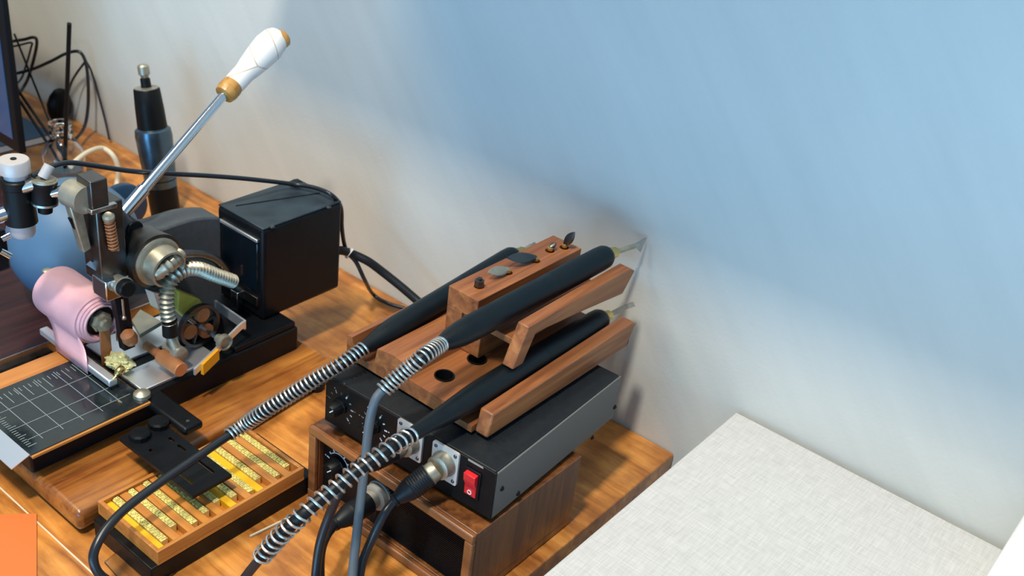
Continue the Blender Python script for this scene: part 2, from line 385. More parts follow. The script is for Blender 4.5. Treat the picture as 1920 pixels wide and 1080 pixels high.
def dial(parent, c, n, up, r_knob, name='dial_knob', a0=-140, a1=140, r_s=1.75, arc=False):
    """knob with a printed ring of tick marks; n = outward normal"""
    n = V(n).normalized(); up = V(up); rt = up.cross(n).normalized()*-1
    bm = B(); rev(bm, [(0, r_knob*1.1), (.003, r_knob*1.1), (.0035, r_knob), (.012, r_knob*.88), (.013, r_knob*.75)], c, n, 28, lobes=14, lobe=.03)
    k = part(name, bm, M['black'], parent)
    bm = B(); N_ = 11
    for i in range(N_):
        a = math.radians(a0+(a1-a0)*i/(N_-1)); d = up*math.cos(a)+rt*math.sin(a)
        p = c+d*(r_knob*r_s)+n*.0003; q = d.cross(n).normalized()
        L = .0030 if i % 2 == 0 else .0022; wd = .0007
        prism(bm, [p-q*wd, p+q*wd, p+q*wd+d*L, p-q*wd+d*L], n*.0003)
        e = c+d*(r_knob*r_s+.0046)+n*.0003; s = .0006
        if i % 2: continue
        prism(bm, [e-q*s-d*s, e+q*s-d*s, e+q*s+d*s, e-q*s+d*s], n*.0003)
    if arc:
        for i in range(40):
            a = math.radians(-100+150*i/40); a2 = math.radians(-100+150*(i+1)/40); r0, r1 = r_knob*r_s-.0004, r_knob*r_s+.0004
            D = lambda t: up*math.cos(t)+rt*math.sin(t)
            prism(bm, [c+D(a)*r0+n*.0003, c+D(a2)*r0+n*.0003, c+D(a2)*r1+n*.0003, c+D(a)*r1+n*.0003], n*.0003)
    part('dial_scale', bm, M['whiteink'], parent, smooth=False)
    bm = B(); p = c+n*.013; d = (up*.7-rt*.7); q = d.cross(n).normalized(); prism(bm, [p-q*.0004, p+q*.0004, p+q*.0004+d*r_knob*.8, p-q*.0004+d*r_knob*.8], n*.0003)
    part('pointer', bm, M['whiteink'], k, smooth=False)
c = P(636, 872, y=fy); dial(cu, c, (0, -1, 0), (0, 0, 1), .0075, arc=True, r_s=1.5)
# mesh grille
bm = B(); gx0, gx1, gz0, gz1 = -.118, X1-.010, .010, .060
nx, nz = 44, 26
for i in range(nx+1):
    x = gx0+(gx1-gx0)*i/nx; box(bm, x-.0004, x+.0004, fy-.0012, fy-.0004, gz0, gz1)
for j in range(nz+1):
    z = gz0+(gz1-gz0)*j/nz; box(bm, gx0, gx1, fy-.0016, fy-.0008, z-.0004, z+.0004)
part('mesh_grille', bm, M['blackmetal'], cu, smooth=False)
sc_ = P(716, 925, y=fy)
bm = B(); rev(bm, [(0, .0125), (.003, .0125), (.0034, .0115), (.008, .0112), (.009, .010)], sc_, (0, -1, 0), 28); part('socket', bm, M['greyplug'], cu, label='grey round socket on the left of the front')

# ------------------------------------------------------------------ black control box
TH = math.radians(3.0); FR = V((-.0125, -.2685, 0)); BW, BD, BZ0, BZ1 = .170, .174, .080, .1225
ex = V((math.cos(TH), math.sin(TH), 0)); ey = V((-math.sin(TH), math.cos(TH), 0)); ORG = FR-ex*BW
FN = -ey
cb = thing('control_box', 'black metal control box with red rocker switch under the wooden pen rack', 'control box', tuple(ORG+ex*BW/2+ey*BD/2+V((0, 0, .075))), TH)
RM = Matrix.Translation(ORG) @ Matrix.Rotation(TH, 4, 'Z')
def face(px, py, off=0.0): return P(px, py, pl=(ORG+FN*off, FN))
bm = B(); box(bm, .0015, BW-.0015, 0.0012, BD, BZ0, BZ1, RM); part('case', bm, M['crackle'], cb, bevel=.0012)
bm = B(); box(bm, .0, BW, -.0006, .0012, BZ0-.0005, BZ1+.0002, RM); part('front_panel', bm, M['black'], cb, bevel=.0005)
bm = B(); box(bm, BW-.0015, BW, .001, BD+.0005, BZ0-.001, BZ1-.0006, RM); part('side_panel', bm, M['greypanel'], cb, bevel=.0005, label='grey right side panel')
for px, py in ((941, 916), (971, 925), (1110, 820), (1152, 763)):
    p = P(px, py, pl=(ORG+ex*BW, ex)); bm = B(); rev(bm, [(0, .0022), (.0008, .0020), (.0014, .0012), (.0011, .0008)], p, ex, 12); part('screw', bm, M['blackmetal'], cb)
for u in (.012, BW-.012):
    for v in (.012, BD-.02):
        p = ORG+ex*u+ey*v; bm = B(); rev(bm, [(0, .005), (BZ0-.0742, .006)], (p.x, p.y, .0742), (0, 0, 1), 16); part('foot', bm, M['rubber'], cb)
UPZ = V((0, 0, 1))
dial(cb, face(640, 760), FN, UPZ, .0062)
dial(cb, face(702, 797), FN, UPZ, .0062)
def sock(cx, cy):
    c0 = face(cx, cy); bm = B()
    hw, hh = .0125, .0152
    pts = []
    for sx, sy in ((1, 1), (-1, 1), (-1, -1), (1, -1)):
        for k in range(4):
            a = math.atan2(sy, sx)-PI/4+PI/2*k/3
            pts.append(c0+ex*(sx*(hw-.002)+.002*math.cos(a))+UPZ*(sy*(hh-.002)+.002*math.sin(a))+FN*.0006)
    prism(bm, pts, FN*.0018)
    s = part('socket_plate', bm, M['platelight'], cb, label='bright metal socket plate')
    bm = B(); rev(bm, [(0, .0108), (.001, .0108), (.002, .0100), (.008, .0098), (.0085, .0090)], c0+FN*.0024, FN, 28); part('socket_barrel', bm, M['aged'], s)
    for sx, sy in ((1, 1), (-1, 1), (1, -1), (-1, -1)):
        bm = B(); rev(bm, [(0, .0016), (.0006, .0014), (.001, .0008)], c0+ex*sx*.0092+UPZ*sy*.0118+FN*.0024, FN, 10); part('rivet', bm, M['darksteel'], s)
    return c0
sA = sock(771, 824); sB = sock(837, 866)
# rocker switch
c0 = face(887, 905); bm = B()
def fp(u, v, w_): return c0+ex*u+UPZ*v+FN*w_
box_pts = lambda u0, u1, v0, v1, w0: [fp(u0, v0, w0), fp(u1, v0, w0), fp(u1, v1, w0), fp(u0, v1, w0)]
prism(bm, box_pts(-.0072, .0072, -.0128, .0128, .0006), FN*.0014); sw = part('switch_bezel', bm, M['black'], cb, bevel=.0004)
bm = B(); prism(bm, [fp(-.0052, -.0108, .0018), fp(-.0052, .0108, .0018), fp(-.0052, .0105, .0062), fp(-.0052, .004, .0058), fp(-.0052, -.001, .0034), fp(-.0052, -.0105, .0030)], ex*.0104)
rk = part('rocker', bm, M['red'], sw, bevel=.0003, label='red rocker')
bm = B(); rc = fp(0, -.0070, .0034)
for i in range(20):
    a, a2 = 2*PI*i/20, 2*PI*(i+1)/20; D = lambda t: ex*math.cos(t)+UPZ*math.sin(t)
    prism(bm, [rc+D(a)*.0013, rc+D(a2)*.0013, rc+D(a2)*.0020, rc+D(a)*.0020], FN*.0003)
part('off_mark', bm, M['whiteink'], rk, smooth=False)
c1 = face(893, 869); bm = B(); prism(bm, [c1-ex*.0070-UPZ*.0007+FN*.0006, c1+ex*.0070-UPZ*.0007+FN*.0006, c1+ex*.0070+UPZ*.0009+FN*.0006, c1-ex*.0070+UPZ*.0009+FN*.0006], FN*.0002)
part('label_strip', bm, M['greyplug'], cb, smooth=False)
c1 = face(647, 720); bm = B(); rev(bm, [(0, .0012), (.0006, .001)], c1+FN*.0006, FN, 10); part('screw', bm, M['darksteel'], cb)

# ------------------------------------------------------------------ pen rack
RY0, RY1 = -.250, -.062
rk_ = thing('pen_rack', 'stepped wooden pen rack on top of the black control box', 'pen rack', (-.115, -.155, .1225))
def yprism(bm, prof, y0, y1): return prism(bm, [(x, y0, z) for x, z in prof], (0, y1-y0, 0))
bm = B()
yprism(bm, [(-.189, .1262), (-.189, .146), (-.1835, .147), (-.1795, .136), (-.168, .1315), (-.1575, .1365), (-.155, .150), (-.1385, .153), (-.1225, .151), (-.1215, .1395), (-.079, .1395), (-.076, .1320), (-.054, .1320), (-.054, .1262)], RY0, RY1)
base = part('tray_block', bm, M['rack'], rk_)
cutb = B()
for px, py in ((833, 705), (894, 674)):
    p = P(px, py, z=.1395); cyl(cutb, (p.x, p.y, .1285), (p.x, p.y, .16), .0078, 28)
cutb.transform(WORLD[base].inverted()); cut(base, cutb)
for px, py in ((833, 705), (894, 674)):
    p = P(px, py, z=.1395); bm = B(); rev(bm, [(.0002, .0076), (.0112, .0076), (.0114, .0082), (.0120, .0080), (.0118, .0070), (.0012, .0068)], (p.x, p.y, .1286), (0, 0, 1), 28); part('hole_liner', bm, M['black'], base)
bm = B()
prism(bm, [(-.0535, -.247, .1262), (-.0535, -.243, .1462), (-.0535, -.058, .1510), (-.0535, -.050, .1470), (-.0535, -.060, .1262)], (.0125, 0, 0)); part('side_rail', bm, M['rack'], rk_, bevel=.0015)
bm = B(); yprism(bm, [(-.1225, .1512), (-.1225, .1745), (-.0690, .1745), (-.0690, .1685), (-.1025, .1685), (-.1025, .1400), (-.1215, .1400)], -.188, -.062); part('upper_shelf', bm, M['rack'], rk_, bevel=.0006)
bm = B(); prism(bm, [(-.0695, -.201, .158), (-.0695, -.187, .1912), (-.0695, -.048, .1932), (-.0695, -.038, .187), (-.0695, -.052, .169), (-.0695, -.110, .1755), (-.0695, -.176, .1815), (-.0695, -.188, .158)], (.0110, 0, 0)); part('upper_rail', bm, M['rack'], rk_, bevel=.001)
bm = B(); box(bm, -.1385, -.107, -.190, -.052, .1750, .1930); box(bm, -.1385, -.1225, -.190, -.062, .1532, .1750)
nb = part('nib_block', bm, M['rack'], rk_, bevel=.0005)
NZ = .1930; holes = [P(*q, z=NZ) for q in ((898, 537), (952, 511), (1004, 489), (1031, 470), (1058, 464))]
cutb = B()
for p in holes: cyl(cutb, (p.x, p.y, .182), (p.x, p.y, .20), .0042, 20)
cutb.transform(WORLD[nb].inverted()); cut(nb, cutb)
for x in (-.165, -.06):
    for y in (-.235, -.115):
        bm = B(); cyl(bm, (x, y, .1225), (x, y, .1262), .006, 14); part('foot', bm, M['rubber'], rk_)

bm = B(); rev(bm, [(0, .0045), (.001, .0055), (.012, .0055), (.013, .0045)], (-.056, -.058, .1290), (1, 0, 0), 16); part('bumper', bm, M['rubber'], rk_)
# nibs in the block
def nib(p, tip, wd, m1, label, stub=.0026, thick=.0016):
    t = thing('pen_nib', label, 'nib', (p.x, p.y, .182), group=None)
    top = V((p.x, p.y, NZ+.003)); bm = B(); rev(bm, [(0, stub*.8), (.011, stub), (.014, stub), (.0145, stub*.7)], (p.x, p.y, .1822), (0, 0, 1), 14)
    part('stem', bm, M['brass'], t)
    d = V(tip)-top; L = d.length; d.normalize(); s = d.cross(V((0.3, -.6, .7))).normalized(); n = d.cross(s).normalized()
    bm = B(); K = 10; rings = []
    for i in range(K+1):
        u = i/K; hw = max(.0002, wd*math.sin(PI*min(1, .12+.88*u))**.8) if u < 1 else .0002
        c_ = top+d*(L*u)
        rings.append([bm.verts.new(c_+s*(hw*math.cos(2*PI*k/10))+n*(thick*(1-u*.8)*math.sin(2*PI*k/10))) for k in range(10)])
    for a_, b2 in zip(rings, rings[1:]):
        for k in range(10): bm.faces.new((a_[k], a_[(k+1) % 10], b2[(k+1) % 10], b2[k]))
    bm.faces.new(rings[0][::-1]); bm.faces.new(rings[-1])
    part('blade', bm, m1, t)
nib(holes[4], P(1078, 435, y=holes[4].y+.002), .0042, M['darksteel'], 'dark pointed leaf-shaped nib standing at the wall end of the rack')
nib(holes[3], P(1043, 455, z=NZ+.007), .0026, M['darksteel'], 'short dark nib in the rack beside the pointed leaf nib')
nib(holes[2], P(950, 484, z=NZ+.010), .0052, M['darksteel'], 'polished spoon-shaped steel nib lying over in the middle of the rack')
nib(holes[1], P(914, 511, z=NZ+.008), .0046, M['aged'], 'worn brass-coloured spoon nib lying over toward the front of the rack', )
p = holes[0]; t = thing('pen_nib', 'small stubby hexagonal nib in the front hole of the rack', 'nib', (p.x, p.y, .182))
bm = B(); rev(bm, [(0, .003), (.011, .003), (.0112, .0042), (.0165, .0042), (.017, .0025), (.0185, .0022)], (p.x, p.y, .1822), (0, 0, 1), 6); part('stem', bm, M['darksteel'], t, angle=20)

# ------------------------------------------------------------------ hot pens
PR = .0106
def pen(label, a, b, tipend, rear, cable_pts, spring_n, turns, cabm, tipkind, spring_r=.0058, cab_r=.0035):
    """a = cable end of the grip, b = front end of the grip"""
    a = V(a); b = V(b); ax = (b-a).normalized(); L = (b-a).length
    t = thing('hot_pen', label, 'pen', tuple((a+b)/2-V((0, 0, PR))))
    bm = B(); prof = [(u, r) for u, r in rear]+[(L*.62, PR), (L*.625, PR*.985), (L*.63, PR), (L-.014, PR), (L-.006, PR*.96), (L-.002, PR*.80), (L, PR*.5)]
    rev(bm, prof, a, ax, 32); part('grip', bm, M['pen'], t)
    tv = V(tipend)-b; tl = tv.length; td = tv.normalized()
    bm = B(); rev(bm, [(0, .0056), (.004, .0056), (.0045, .0047), (.009, .0047), (.0095, .0034), (.012, .0031)], b-ax*.0003, td, 18); part('collet', bm, M['brass'], t)
    bm = B(); cyl(bm, b+td*.010, b+td*(tl*.70), .0023, 12); part('tip_rod', bm, M['aged'], t)
    s = td.cross(V((1, 0, .0))).normalized(); n = td.cross(s).normalized(); o0 = b+td*(tl*.64)
    L2 = tl*.36
    if tipkind == 'fan':
        pts = [o0-s*.0018, o0+s*.0018, o0+td*L2*.4+s*.0026, o0+td*L2*.75+s*.0082, o0+td*L2*1.02-s*.0048, o0+td*L2*.4-s*.0022]
    else:
        pts = [o0-s*.0016, o0+s*.0016, o0+td*L2*.3+s*.0030, o0+td*L2*1.0+s*.0042, o0+td*L2*.7-s*.0016]
    bm = B(); prism(bm, [p-n*.0008 for p in pts], n*.0016); part('tip', bm, M['steel'], t, smooth=False)
    c = spline([a+ax*.004]+[V(p) for p in cable_pts], 12)
    bm = B(); tube(bm, c, cab_r, 12); part('cable', bm, cabm, t)
    # spring sleeve over the first stretch of cable
    cum = 0; k = 0
    tgt = spring_n
    for k in range(1, len(c)):
        cum += (c[k]-c[k-1]).length
        if cum > tgt: break
    sc = c[:k+1]
    bm = B(); tube(bm, sc, cab_r+.0009, 12); part('strain_sleeve', bm, M['rubber'], t)
    bm = B(); coil(bm, sc, spring_r, .00095, int(turns*1.15)); part('spring', bm, M['springsteel'], t)
    return t
r_bulb = [(0, .0052), (.004, .0062), (.012, .0083), (.022, .0098), (.034, .0104), (.046, PR)]
r_cone = [(0, .0052), (.02, .0066), (.05, .0088), (.066, .0101), (.076, PR)]
r_mid = [(0, .0052), (.006, .0060), (.018, .0082), (.026, .0096), (.036, .0104), (.042, PR)]
# pen lying in the left trough
a = P(679, 655, x=-.168); b_ = P(968, 478, x=-.168)
pen('black hot pen in the left trough of the rack, cable arching over the type tray', a, b_, b_+(b_-a).normalized()*.03, r_mid,
    [P(640, 683, x=-.171), P(590, 712, x=-.182), P(545, 740, x=-.194), P(500, 768, x=-.206), P(450, 802, z=.075), P(380, 850, z=.068), P(300, 905, z=.062), P(240, 950, z=.058), P(205, 985, z=.054), P(182, 1020, z=.048), P(175, 1050, z=.040), P(190, 1080, z=.028), P(235, 1105, z=.014), P(300, 1130, z=.004)],
    .135, 31, M['cable'], 'knife')
# pen on the upper shelf
a = P(822, 648, x=-.092); b_ = P(1141, 477, x=-.080); te = P(1209, 455, x=-.0725)
pen('black hot pen on the upper shelf of the rack with fan-shaped tip', a, b_, te, r_bulb,
    [P(795, 668, y=-.272), P(765, 692, y=-.283), P(735, 717, y=-.294), P(712, 738, y=-.303), P(702, 755, y=-.308), P(694, 785, y=-.312), P(688, 830, y=-.318), P(683, 880, y=-.324), P(676, 940, y=-.333), P(668, 1010, y=-.345), P(661, 1075, y=-.356), P(655, 1150, y=-.372)],
    .062, 17, M['greycable'], 'fan')
# pen in the right slot
a = P(768, 818, x=-.066); b_ = P(1131, 596, x=-.066); te = P(1192, 566, x=-.0665)
pen('black hot pen in the right slot of the rack behind the side rail', a, b_, te, r_cone,
    [P(735, 838, y=-.325), P(700, 862, y=-.340), P(660, 890, y=-.356), P(620, 922, y=-.372), P(585, 950, y=-.386), P(560, 972, y=-.395), P(525, 1005, y=-.403), P(490, 1045, y=-.410), P(460, 1082, y=-.416), P(420, 1140, y=-.424)],
    .150, 22, M['cable'], 'knife', spring_r=.0062)

# ------------------------------------------------------------------ plugs with cables
def plug(label, c0, nose, tail, pts, r=.0088, grey=False):
    c0 = V(c0); d = (V(tail)-c0).normalized(); L = (V(tail)-c0).length
    t = thing('cable_plug', label, 'plug', tuple(c0))
    bm = B(); rev(bm, [(0, r*.82), (nose*.3, r*.9), (nose*.9, r*.9), (nose, r)], c0, d, 26); part('collar', bm, M['aged'] if not grey else M['greyplug'], t)
    bm = B(); prof = [(nose, r*1.03)]
    n = 9
    for i in range(n):
        u = nose+(L-nose)*.55*i/n; prof += [(u+.0004, r*1.03), (u+.0012, r*.99)]
    prof += [(nose+(L-nose)*.6, r*.95), (nose+(L-nose)*.8, r*.72), (L-.003, r*.52), (L-.0025, r*.6), (L, r*.55)]
    rev(bm, prof, c0, d, 30); part('shell', bm, M['rubber'], t)
    bm = B(); tube(bm, spline([V(tail)-d*.002]+[V(p) for p in pts], 10), .0035, 12); part('cable', bm, M['cable'], t)
pA = sA+FN*.011; tA = P(662, 880, y=pA.y-.040)
plug('black cable plug in the metal socket half hidden behind the coiled spring', pA, .007, tA, [P(640, 915, y=-.345), P(618, 965, y=-.352), P(600, 1020, y=-.360), P(592, 1080, y=-.368), P(588, 1150, y=-.380)])
pB = sB+FN*.011; tB = P(738, 940, y=pB.y-.030)
plug('black cable plug in the metal socket beside the red switch', pB, .007, tB, [P(722, 962, y=-.322), P(705, 995, y=-.330), P(688, 1032, y=-.337), P(676, 1068, y=-.345), P(668, 1140, y=-.358)])
pC = sc_+V((0, -.0095, 0)); tC = P(625, 985, y=pC.y-.042)
plug('black ribbed plug in the grey round socket of the wooden unit', pC, .006, tC, [P(612, 1005, y=-.345), P(602, 1035, y=-.352), P(600, 1075, y=-.358), P(604, 1150, y=-.370)], r=.0090, grey=True)

# ------------------------------------------------------------------ brass type tray on a black case
TX0, TX1, TY0, TY1, TZ0, TZ1 = -.2685, -.191, -.432, -.291, .0185, .0315
bm = B(); box(bm, TX0+.002, TX1-.0004, TY0-.006, TY1+.012, .0002, .018)
single('flat_case', bm, M['black'], 'flat black case lying under the wooden tray of brass type', 'case', loc=((TX0+TX1)/2, (TY0+TY1)/2, 0), bevel=.001)
tr = thing('type_tray', 'shallow orange wooden tray holding rows of brass type', 'tray', ((TX0+TX1)/2, (TY0+TY1)/2, TZ0))
bm = B(); box(bm, TX0, TX1, TY0, TY1, TZ0, TZ0+.003); part('tray_bottom', bm, M['orangewood'], tr)
bm = B(); W_ = .0032
box(bm, TX0, TX0+W_, TY0, TY1, TZ0+.003, TZ1); box(bm, TX1-W_, TX1, TY0, TY1, TZ0+.003, TZ1)
box(bm, TX0+W_, TX1-W_, TY0, TY0+W_, TZ0+.003, TZ1); box(bm, TX0+W_, TX1-W_, TY1-W_, TY1, TZ0+.003, TZ1)
part('rim', bm, M['traywood'], tr, bevel=.0004)
ROWS = 10; iy0, iy1 = TY0+W_, TY1-W_; pitch = (iy1-iy0)/ROWS
type_meshes = []
glyphs = [[(0, 0, .2, 1), (.2, .8, .9, 1), (.2, .4, .7, .6)], [(0, 0, .2, 1), (.7, 0, .9, 1), (.2, .4, .7, .6)], [(0, 0, .9, .2), (0, .2, .2, .8), (0, .8, .9, 1)],
          [(.35, 0, .6, .8), (0, .8, .95, 1)], [(0, 0, .2, 1), (.2, 0, .9, .2)], [(0, 0, .9, .2), (.35, .2, .6, 1)]]
TS = .0040; TD = .0054; THH = .0085
for g in glyphs:
    bm = B(); box(bm, -TS/2+.0003, TS/2-.0003, -TD/2, TD/2, 0, THH-.0012)
    for (u0, v0, u1, v1) in g:
        box(bm, -TS*.36+u0*TS*.72, -TS*.36+u1*TS*.72, -TD*.36+v0*TD*.72, -TD*.36+v1*TD*.72, THH-.0012, THH)
    me_o = raw('brass_type', bm, M['typebrass'], smooth=False); type_meshes.append(me_o.data); bpy.data.objects.remove(me_o)
where = ['nearest the front edge of the tray', 'second from the front edge of the tray', 'third from the front edge of the tray', 'fourth from the front edge of the tray', 'fifth from the front, under the slotted plate',
         'sixth from the front, under the slotted plate', 'fourth from the wall end of the tray', 'third from the wall end of the tray', 'second from the wall end of the tray', 'at the wall end of the tray']
lanes = [0, 1, 2, 1, 2, 0, 1, 0, 1, 2]
for r_ in range(ROWS):
    yb = iy0+pitch*r_
    lane_w = pitch-TD-.0016
    # wooden divider (lane) in front of each row: floor strip; bright yellow lining in some lanes
    bm = B(); hgt = [.0058, .0076, .0070][lanes[r_]]
    box(bm, TX0+W_+.0002, TX1-W_-.0002, yb+.0003, yb+lane_w, TZ0+.003, TZ0+.003+hgt)
    part('lane_strip', bm, M['felt'] if lanes[r_] == 0 else M['orangewood'], tr, smooth=False)
    n0 = 2 if r_ % 3 == 1 else (1 if r_ % 2 else 0)
    x = TX0+W_+.0024+random.random()*.0008
    n = int((TX1-W_-.0025-x)/TS)-(n0)
    for i in range(n):
        o = bpy.data.objects.new('brass_type', random.choice(type_meshes)); C.objects.link(o)
        o.location = (x+i*TS, yb+lane_w+.0006+TD/2, TZ0+.003)
        o['label'] = 'brass letter type in the row '+where[r_]; o['category'] = 'type'; o['group'] = 'brass type, row '+where[r_]

# ------------------------------------------------------------------ machine board
bd = thing('wooden_board', 'thick polished brown board with rounded edges under the stamping machine', 'board', (-.38, -.30, 0))
bm = B(); prism(bm, [(-.272, -.447, .0045), (-.297, -.158, .0045), (-.47, -.158, .0045), (-.47, -.447, .0045)], (0, 0, .0197)); part('plank', bm, M['board'], bd, bevel=.005, seg=4)
for x in (-.30, -.45):
    for y in (-.42, -.18):
        bm = B(); cyl(bm, (x, y, 0.0), (x, y, .0045), .008, 14); part('foot', bm, M['rubber'], bd)

# ------------------------------------------------------------------ hot stamping machine
hm = thing('hot_stamping_machine', 'black foil stamping machine with white-handled lever on the brown board', 'stamping machine', (-.39, -.30, .0242))
bm = B(); box(bm, -.440, -.336, -.447, -.172, .0243, .050); part('base', bm, M['blackmetal'], hm, bevel=.002)
bm = B(); box(bm, -.440, -.338, -.245, -.174, .050, .0555); part('base_riser', bm, M['blackmetal'], hm, bevel=.001)
bm = B(); box(bm, -.432, -.388, -.338, -.250, .050, .0530); part('bed_plate', bm, M['satin'], hm, bevel=.0006)
bm = B(); box(bm, -.374, -.341, -.341, -.262, .050, .0530); part('bed_plate', bm, M['satin'], hm, bevel=.0006)
# measuring plate in front
PZ = .0535
bm = B(); box(bm, -.440, -.3232, -.451, -.345, .0498, .0525); part('plate_holder', bm, M['traywood'], hm, bevel=.0005, label='thin wooden edge under the measuring plate')
bm = B(); pq = [P(58, 866, z=PZ), P(268, 744, z=PZ), P(165, 668, z=PZ), P(-25, 748, z=PZ), P(-48, 775, z=PZ)]
pa, pb, pc = pq[0], pq[1], pq[2]
px0, px1, py0, py1 = -.418, -.325, -.452, -.346
box(bm, px0, px1, py0, py1, .0525, PZ); pl = part('measuring_plate', bm, M['plateglass'], hm, bevel=.0003)
bm = B()
zt = PZ+.00005; zh = .00015
for k in range(1, 6):
    y = py0+(py1-py0)*k/6; box(bm, px0+.006, px1-.012, y-.00022, y+.00022, zt, zt+zh)
for x in (px0+.030, px0+.056, px0+.075): box(bm, x-.00022, x+.00022, py0+.008, py1-.006, zt, zt+zh)
for k in range(22):
    y = py0+.008+k*.0043
    L = (.017, .006, .009, .006)[k % 4]
    box(bm, px0+.008, px0+.008+L, y-.00022, y+.00022, zt, zt+zh)
for k in range(26):
    x = px0+.008+k*.0030; L = .007 if k % 5 == 0 else .004
    box(bm, x-.00025, x+.00025, py0+.004, py0+.004+L, zt, zt+zh)
part('ruler_marks', bm, M['tickwhite'], pl, smooth=False, label='white ruled grid and ticks')
# bent lip along the plate's front
bm = B(); prism(bm, [(px0-.02, py0, PZ), (px1-.001, py0, PZ), (px1-.006, py0-.013, PZ-.010), (px0-.02, py0-.013, PZ-.010)], (0, 0, -.0008)); part('plate_lip', bm, M['satin'], hm, smooth=False, label='bright bent metal lip')
# slotted black guide
gz = .047
gp = [P(222, 822, z=gz), P(365, 932, z=gz), P(432, 888, z=gz), P(362, 832, z=gz), P(285, 772, z=gz)]
gx0, gx1 = gp[0].x, (gp[1].x+gp[2].x)/2; gy0, gy1 = (gp[0].y+gp[1].y)/2, gp[2].y
bm = B(); prism(bm, [(gx0, gy0, gz-.003), (gx1, gy0, gz-.003), (gx1, gy1, gz-.003), (gx0, gy1, gz-.003)], (0, 0, .003)); gd = part('slotted_guide', bm, M['blackmetal'], hm, label='black plate with four slots reaching over the tray')
cutb = B()
for qa, qb in (((281, 843), (286, 847)), ((318, 821), (325, 827)), ((337, 887), (360, 906)), ((371, 863), (398, 884)), ((335, 835), (346, 844))):
    a = P(*qa, z=gz); b_ = P(*qb, z=gz); L = max((b_.x-a.x), .004); cx = (a.x+b_.x)/2; cy = (a.y+b_.y)/2
    box(cutb, cx-L*.6, cx+L*.6, cy-.0013, cy+.0013, gz-.01, gz+.01)
cutb.transform(WORLD[gd].inverted()); cut(gd, cutb)
a = P(275, 755, z=gz+.004); b_ = P(358, 803, z=gz+.004)
bm = B(); box(bm, -.337, b_.x, b_.y-.006, b_.y+.013, gz-.0028, gz+.005); part('guide_arm', bm, M['blackmetal'], hm, bevel=.003, seg=3)
for q in ((262, 812), (298, 790)):
    p = P(*q, z=gz+.004); bm = B(); rev(bm, [(0, .0085), (.004, .0085), (.0055, .0070), (.0058, .003)], (p.x, p.y, gz), (0, 0, 1), 24, lobes=12, lobe=.03); part('thumb_knob', bm, M['black'], hm)
p = P(352, 790, z=gz+.005); bm = B(); cyl(bm, p, p+V((0, 0, .0006)), .0016, 10); part('screw', bm, M['steel'], hm)
p = P(266, 738, z=.056); bm = B(); rev(bm, [(0, .0075), (.003, .0070), (.005, .004), (.006, .002)], (p.x, p.y, .0536), (0, 0, 1), 16); part('hinge_stud', bm, M['aged'], hm)

# arm: side profile in the y-z plane
ax0, ax1 = -.416, -.388
prof2 = [P(*q, x=ax1) for q in ((215, 372), (236, 398), (252, 416), (275, 428), (298, 431), (330, 421), (360, 412), (390, 408), (414, 408))]
prof2 = spline(prof2, 5)
ye = prof2[-1].y
prof2 = [V((0, -.336, prof2[0].z))]+prof2
prof = [None]*9+[(ye, .056), (-.258, .056), (-.268, .085), (-.285, .108), (-.318, .116), (-.336, .116)]
pts = [(ax0, p.y, p.z) for p in prof2]+[(ax0, y, z) for y, z in prof[9:]]
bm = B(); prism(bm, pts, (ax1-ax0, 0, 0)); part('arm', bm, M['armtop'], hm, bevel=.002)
# electrical housing
hx0, hx1, hy0, hy1, hz0, hz1 = -.425, -.358, -.197, -.098, .0557, .1535
bm = B(); box(bm, hx0, hx1, hy0, hy1, hz0, hz1); hb = part('housing', bm, M['blackmetal'], hm, bevel=.004, seg=3)
bm = B(); box(bm, hx0+.008, hx1-.007, hy0-.0012, hy0+.0004, hz0+.030, hz1-.016); sp = part('display_panel', bm, M['panelglass'], hb, bevel=.0008)
bm = B(); box(bm, hx0+.006, hx1-.006, hy0-.0022, hy0, hz1-.0145, hz1-.0115); part('trim_strip', bm, M['satin'], hb, bevel=.0004)
bm = B(); box(bm, hx0+.008, hx1-.006, hy0-.0025, hy0+.0004, hz0+.014, hz0+.024); part('terminal_strip', bm, M['darksteel'], hb, bevel=.0004)
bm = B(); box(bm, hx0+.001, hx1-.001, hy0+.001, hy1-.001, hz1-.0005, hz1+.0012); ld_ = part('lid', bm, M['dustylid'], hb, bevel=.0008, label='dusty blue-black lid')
a = P(442, 386, z=hz1+.0013); b_ = P(600, 362, z=hz1+.0013); bm = B(); cyl(bm, V((max(a.x, hx0+.003), a.y, a.z)), V((b_.x, min(b_.y, hy1-.003), b_.z)), .0006, 8); part('seam', bm, M['black'], ld_)
for q in ((510, 425), (616, 388)):
    p = P(*q, z=hz1+.0012); bm = B(); rev(bm, [(0, .0028), (.0012, .0022), (.0014, .0008)], (p.x, p.y, hz1+.001), (0, 0, 1), 12); part('screw', bm, M['darksteel'], hb)
p = P(562, 347, z=hz1); bm = B(); rev(bm, [(0, .007), (.004, .0065), (.006, .004)], (hx0+.012, hy1-.012, hz1-.0004), (0, 0, 1), 16); part('cable_gland', bm, M['rubber'], hb)

